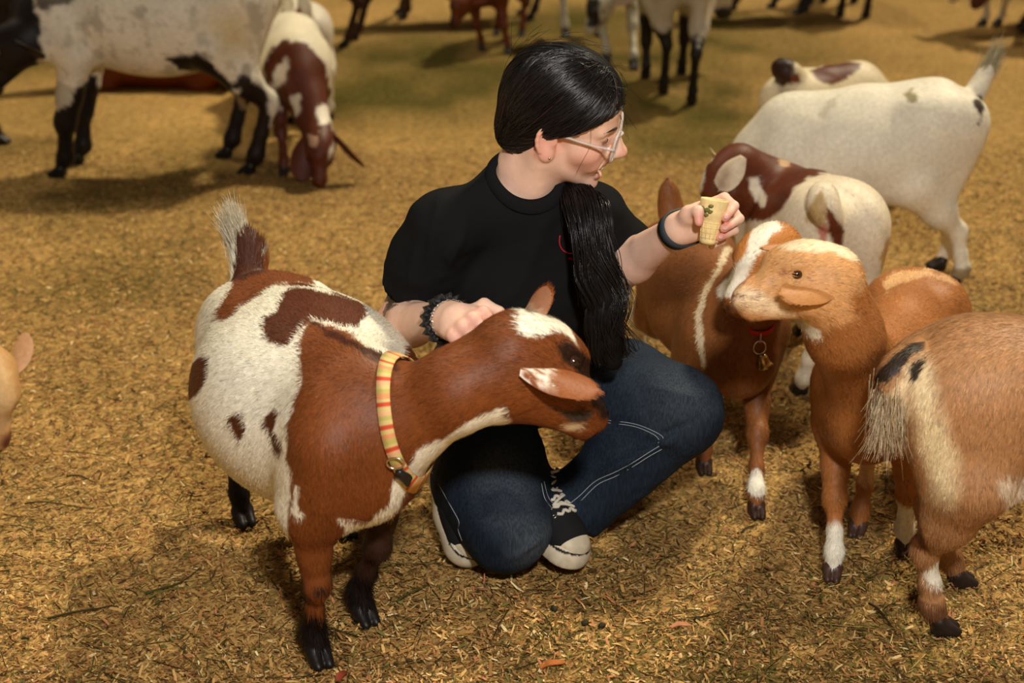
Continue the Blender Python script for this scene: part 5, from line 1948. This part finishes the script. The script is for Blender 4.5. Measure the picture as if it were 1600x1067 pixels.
D = (np.sin((1 - tt) * om) * d0[:, None] + np.sin(tt * om) * d1[:, None]) / np.sin(om)
# sag over the side of the head before turning back
side = -HH[:, 1] * np.where(u < np.where(np.arange(n_s) < k1, .60, .8), 1, -1)[:, None]
D = D + np.sin(tt * math.pi) * .30 * side[:, None, :] * RNG.uniform(.5, 1.2, (n_s, 1, 1))
D /= np.linalg.norm(D, axis=2)[:, :, None]
lo, hi = np.full(D.shape[:2], .03), np.full(D.shape[:2], .20)
for _ in range(12):
    m = (lo + hi) / 2
    f = hb_.at(cen + D * m[..., None])
    lo, hi = np.where(f < 0, m, lo), np.where(f < 0, hi, m)
r_ = lo + RNG.normal(.0012, .0012, (n_s, 1)) + .0015 * np.sin(tt[..., 0] * RNG.uniform(3, 9, (n_s, 1)) + RNG.random((n_s, 1)) * 6)
PTS = cen + D * r_[..., None]


taper = np.linspace(1.0, .7, n_p)[None]
V, Q = strands(PTS, RNG.uniform(.0007, .0014, (n_s, 1)) * taper)
col = np.repeat(A(.006, .005, .005) * RNG.uniform(.6, 1.9, (n_s, 1)), n_p * 3, 0)
col[np.repeat(RNG.random(n_s) < .03, n_p * 3)] = lin((60, 36, 24))
st_ = obj('strands', V, Q, None, M_HAIR, hair, col)
st_['kind'] = 'stuff'

# low ponytail drawn round the neck and falling in waves over her left shoulder
path = smooth_path([hh(-.074, -.010, -.062), P(838, 262, 2.545), P(880, 282, 2.50), P(906, 308, 2.425), P(917, 340, 2.385), P(932, 402, 2.360), P(941, 452, 2.350), P(946, 504, 2.345), P(956, 562, 2.345)], 40)
prof = np.interp(np.linspace(0, 1, 40), [0, .12, .3, .42, .55, .7, .82, .92, 1], [.030, .026, .030, .041, .046, .046, .044, .040, .028])
core = Body()
core.chain([(p, r * .74) for p, r in zip(path[::3], prof[::3])], .002, wide=CT, ws=.60)
V, Q = core.mesh(.0055)
tail_o = obj('ponytail', V, Q, None, M_CORE, woman, np.tile(A(.0045, .004, .004), (len(V), 1)))
tan = np.gradient(path, axis=0)
tan /= np.linalg.norm(tan, axis=1)[:, None]
U = CR[None] - tan * (tan @ CR)[:, None]
U /= np.linalg.norm(U, axis=1)[:, None]
W = np.cross(tan, U)
n_s, n_p = 1150, 40
q = np.sqrt(RNG.random(n_s)) * RNG.uniform(.75, 1.05, n_s)
an = RNG.random(n_s) * 2 * math.pi
tt = np.linspace(0, 1, n_p)
lock = RNG.integers(0, 16, n_s)                    # strands gather in locks that wave together
lph, lam, lfr = RNG.random(16) * 6.28, RNG.uniform(.3, 1.0, 16), RNG.uniform(9, 15, 16)
lockc = np.stack([np.cos(RNG.random(16) * 6.28), np.sin(RNG.random(16) * 6.28)], 1) * .75
ox, oy = q * np.cos(an), q * np.sin(an)
mixw = np.clip((tt - .35) * 1.6, 0, .75)[None]
ox = ox[:, None] * (1 - mixw) + (lockc[lock, 0][:, None] * .8 + ox[:, None] * .28) * mixw
oy = oy[:, None] * (1 - mixw) + (lockc[lock, 1][:, None] * .8 + oy[:, None] * .28) * mixw
wav = (.020 * np.clip(tt - .3, 0, 1) * 1.4)[None] * lam[lock][:, None] * np.sin(lfr[lock][:, None] * tt[None] * 1.5 + lph[lock][:, None])
wav2 = (.014 * np.clip(tt - .3, 0, 1) * 1.4)[None] * np.cos(lfr[lock][:, None] * tt[None] * 1.3 + lph[lock][:, None] * 2)
end = 1.04 - .26 * RNG.random(n_s) ** 2
PT = path[None] + U[None] * (ox * prof[None] + wav)[..., None] + W[None] * (oy * prof[None] * .62 + wav2)[..., None]
ti = np.clip(tt[None] * end[:, None], 0, 1) * (n_p - 1)
i0 = np.minimum(ti.astype(int), n_p - 2)
fr = (ti - i0)[..., None]
ar = np.arange(n_s)[:, None]
PT = PT[ar, i0] * (1 - fr) + PT[ar, i0 + 1] * fr
# a few loose curls at the tips
cu = RNG.random(n_s) < .35
PT[cu] += (np.clip(tt - .8, 0, 1) ** 1.3 * 5)[None, :, None] * (CR * .030 + CU * .010)[None, None] * RNG.uniform(-.6, 2.0, (cu.sum(), 1, 1))
V, Q = strands(PT, RNG.uniform(.0008, .0016, (n_s, 1)) * np.linspace(1, .45, n_p)[None])
col = np.repeat(A(.007, .006, .006) * RNG.uniform(.6, 2.2, (n_s, 1)), n_p * 3, 0)
st_ = obj('strands', V, Q, None, M_HAIR, tail_o, col)
st_['kind'] = 'stuff'
# stray hairs: at the crown, beside the ear and down the cheek
prt = []
for pts in [[hh(.050, -.066, .030), hh(.058, -.070, .000), hh(.054, -.072, -.030), hh(.050, -.068, -.062)]]:
    prt.append(tube(smooth_path(pts, 14), .00028, 4))
for _ in range(60):
    a = RNG.uniform(.2, 2.9)
    b = RNG.uniform(-.7, .7)
    c0 = hh(.108 * math.cos(a) - .016, .088 * math.sin(b), (.098 * math.sin(a)) * math.cos(b) + .038)
    o = nrm(c0 - cen)
    tg = nrm(np.cross(o, HH[:, 1]) * -1 + RNG.normal(0, .25, 3))
    prt.append(tube(smooth_path([c0, c0 + o * .006 + tg * .02, c0 + o * RNG.uniform(.004, .012) + tg * .045], 8), .00032, 3))
V, Q, T = join(*prt)
st_ = obj('flyaway_hairs', V, Q, T, M_HAIR, hair, np.tile(A(.008, .006, .006), (len(V), 1)))
st_['kind'] = 'stuff'
# ------------------------------------------------------------------ waffle cup in her hand
M_WAFER = mat('wafer', (0.86, 0.66, 0.31), rough=0.7, spec=0.25, noise=((55, 55, 55), 0.16), bump=((300, 300, 300), 0.3, 0.0008))
M_FEED = mat('green_pellet', (0.16, 0.15, 0.035), rough=0.8, noise=((200, 200, 200), 0.4))
ct, cb = P(1117, 311, 2.365), P(1105, 382, 2.350)
ax = nrm(ct - cb)
Hc = np.linalg.norm(ct - cb)
cu_ = thing('waffle_cup', 'pale yellow flat-bottomed waffle cup held up in the hand of the woman', 'waffle cup', cb)
prof = [(.0005, .003), (.0130, .002), (.0142, .0), (.0150, Hc * .10), (.0148, Hc * .12), (.0178, Hc * .50), (.0186, Hc * .56), (.0222, Hc * .62), (.0238, Hc * .78), (.0246, Hc * .97), (.0240, Hc), (.0222, Hc), (.0214, Hc * .8), (.0170, Hc * .56), (.0125, Hc * .10), (.0005, Hc * .09)]
V, Q, T = lathe(prof, cb, ax, 40, cap=False)
obj('cup_wall', V, Q, None, M_WAFER, cu_)
rb = []
e1_ = nrm(np.cross(ax, A(.3, 1, .2)))
e2_ = np.cross(ax, e1_)
for hgt, r in ((.16, .0156), (.27, .0164), (.38, .0172), (.49, .0180)):
    a = np.linspace(0, 2 * math.pi, 36, endpoint=False)
    rb.append(tube([cb + ax * Hc * hgt + (e1_ * math.cos(t) + e2_ * math.sin(t)) * (r - .0001) for t in a], .0007, 5, closed=True))
for t in np.linspace(0, 2 * math.pi, 14, endpoint=False):
    o = e1_ * math.cos(t) + e2_ * math.sin(t)
    rb.append(tube([cb + ax * Hc * .13 + o * .0152, cb + ax * Hc * .5 + o * .0178], .0007, 5))
V, Q, T = join(*rb)
obj('waffle_ribs', V, Q, T, M_WAFER, cu_)
for (px, py) in ((1108, 318), (1111, 322), (1099, 328), (1105, 328), (1110, 331), (1101, 334), (1104, 336), (1098, 324)):
    d = nrm(ray(px, py))
    # on the cup's front face
    best = min(np.linspace(2.2, 2.75, 300), key=lambda t_: abs(np.linalg.norm((CAMV + d * t_ - cb) - ax * ((CAMV + d * t_ - cb) @ ax)) - np.interp(py, [318, 330, 338], [.0258, .0246, .0236])) + t_ * .002)
    c = CAMV + d * best
    V, Q, T = uvsphere(c, A(.0046, .0040, .0030) * RNG.uniform(.8, 1.3), 10, 7)
    V = V + .0006 * fbm(V * 700, 3, 2)[:, None]
    tag(obj('feed_pellet', V, Q, T, M_FEED, origin=c), 'green crumb of feed stuck to the front of the waffle cup', 'feed', 'green feed crumbs on the waffle cup')

# ------------------------------------------------------------------ what she wears on her wrists
axL = nrm(wrL - elL)
V, Q, ang = band(pb, wrL - axL * .006, axL, .020, .0012, .0030, 56, rmax=.06)
obj('wristband', V, Q, None, M_SILI, woman)
axR = nrm(wrR - elR)
V, Q, ang = band(pb, wrR - axR * .010, axR, .026, -.001, .011, 90, rmax=.06)
V = V + (.0035 * np.sin(ang * 21) + .002 * np.sin(ang * 34 + 1))[:, None] * axR + (V - (wrR - axR * .010)) * (.09 * np.sin(ang * 17)[:, None])
scr = obj('scrunchie', V, Q, None, mat('black_satin', (.010, .010, .011), rough=.55, spec=.4), woman)
V, Q, ang = band(pb, wrR + axR * .014, axR, .002, .0005, .001, 40, rmax=.06)
n = 40
ring = (V[n:2 * n] + V[2 * n:3 * n]) / 2
prt = []
for i in range(n):
    p, q = ring[i], ring[(i + 1) % n]
    mid, d = (p + q) / 2, nrm(q - p)
    o = nrm(mid - (wrR + axR * .014))
    s_ = nrm(np.cross(d, o)) if i % 2 else o
    a = np.linspace(0, 2 * math.pi, 8, endpoint=False)
    prt.append(tube([mid + d * .0026 * math.cos(t) + s_ * .0014 * math.sin(t) for t in a], .00055, 4, closed=True))
V, Q, T = join(*prt)
obj('chain_bracelet', V, Q, T, M_METAL, woman)

# ------------------------------------------------------------------ the pied goat's striped collar
c0 = P(632, 646, 2.05)
axc = camdir(.95, .15, .26)
V, Q, ang = band(b1, c0, axc, .020, .0060, .0025, 240, rmax=.22)
k = np.floor(ang / (2 * math.pi) * 80).astype(int) % 80
palc = [lin(x) for x in ((206, 74, 44), (214, 190, 120), (226, 150, 100), (190, 176, 96), (214, 190, 120), (232, 176, 128))]
seq = ([1, 0, 1, 2, 3, 4, 0, 5, 1, 3, 2, 4, 0, 1, 5, 3] * 5)[:80]
col = np.array([palc[seq[i]] for i in k])
collar = obj('collar', V, Q, None, mat('striped_webbing', attr=True, rough=.75, bump=((800, 800, 300), .4, .0006)), g1, col)
n = 240
mid = V.reshape(4, n, 3)[1:3].mean(0)
pj = proj(mid)
near = (mid - c0) @ CT > 0
i0 = np.argmin(np.where(near, np.linalg.norm(pj - A(636, 712), axis=1), 1e9))
bp, o_ = mid[i0], nrm(mid[i0] - c0)
tg = nrm(mid[(i0 + 1) % n] - mid[i0 - 1])
dv = nrm(np.cross(o_, tg))
a = np.linspace(0, 2 * math.pi, 24, endpoint=False)
V, Q, T = tube([bp + o_ * .007 + tg * .011 * math.cos(t) + dv * .014 * math.sin(t) for t in a], .0016, 8, closed=True)
obj('ring', V, Q, T, M_METAL, collar)
i1 = (i0 + (13 if proj(mid[(i0 + 6) % n][None])[0][0] > pj[i0][0] else -13)) % n
c1 = mid[i1]
o1 = nrm(c1 - c0)
t1 = nrm(mid[(i1 + 1) % n] - mid[i1 - 1])
bk = Body()
bk.ell(c1 + o1 * .004, A(.021, .013, .006), np.stack([t1, nrm(np.cross(o1, t1)), o1], 1), .004)
bk.cone(c1 + o1 * .006 - t1 * .018, c1 + o1 * .006 + t1 * .018, .006, .005, .004)
V, Q = bk.mesh(.0025)
obj('buckle', V, Q, None, M_PLASTIC, collar)

# ------------------------------------------------------------------ the red collar and bell of the rust brown goat
h_, H, hs = H3
def hit(body, px, py, lo=1.8, hi=4.0):
    """where the sight line through px, py meets a body"""
    d = nrm(ray(px, py))
    t = lo
    for _ in range(200):
        f = float(body.at((CAMV + d * t)[None])[0])
        if f < .0005 or t > hi:
            break
        t += max(f * .7, .0008)
    return CAMV + d * t


bot = hit(b3, 1187, 521) - CF * .006
rise = camdir(0, .78, -.62)
c3 = bot + rise * .052
loop = np.array([c3 - rise * .052 * math.cos(t) + CR * .036 * math.sin(t) for t in np.linspace(0, 2 * math.pi, 64, endpoint=False)])
nrm3 = nrm(np.cross(CR, rise))
rows = []
for du, dv in ((-.006, 0), (-.006, 1), (.006, 1), (.006, 0)):
    rows.append(np.array([p + nrm3 * du + nrm(p - c3) * (.003 * dv) for p in loop]))
n = 64
V = np.concatenate(rows)
Q = np.array([(k * n + j, k * n + (j + 1) % n, ((k + 1) % 4) * n + (j + 1) % n, ((k + 1) % 4) * n + j) for k in range(4) for j in range(n)])
fn_ = np.cross(V[Q[70][1]] - V[Q[70][0]], V[Q[70][3]] - V[Q[70][0]])
if fn_ @ (V[Q[70][0]] - c3) < 0:
    Q = Q[:, ::-1]
col = np.tile(lin((190, 40, 28)), (len(V), 1))
tq_ = np.tile(np.linspace(0, 2 * math.pi, n, endpoint=False), 4)
col[(np.cos(tq_) < .36)] = lin((26, 22, 22))
rc = obj('collar', V, Q, None, mat('red_webbing', attr=True, rough=.7), g3, col)
bp, o_ = loop[0], -CF
print('BELL at', proj(bp[None]))
a = np.linspace(0, 2 * math.pi, 22, endpoint=False)
dn = A(0, 0, -1)
sd_ = CR
V, Q, T = join(tube([bp + o_ * .004 + dn * (.010 + .010 * math.cos(t)) + o_ * .006 * math.sin(t) for t in a], .0016, 6, closed=True),
               tube([bp + o_ * .006 + dn * (.030 + .014 * math.cos(t)) + sd_ * .012 * math.sin(t) for t in a], .0016, 6, closed=True))
obj('ring', V, Q, T, M_METAL, rc)
bx = nrm(dn + sd_ * .35)
V, Q, T = lathe([(.0035, .0), (.0080, .002), (.0100, .008), (.0108, .016), (.0130, .023), (.0165, .028), (.0160, .0285), (.0120, .024), (.0095, .010), (.0005, .006)], bp + o_ * .008 + dn * .044 + sd_ * .004, bx, 24, cap=False)
bell = obj('bell', V, Q, None, M_BRASS, rc)
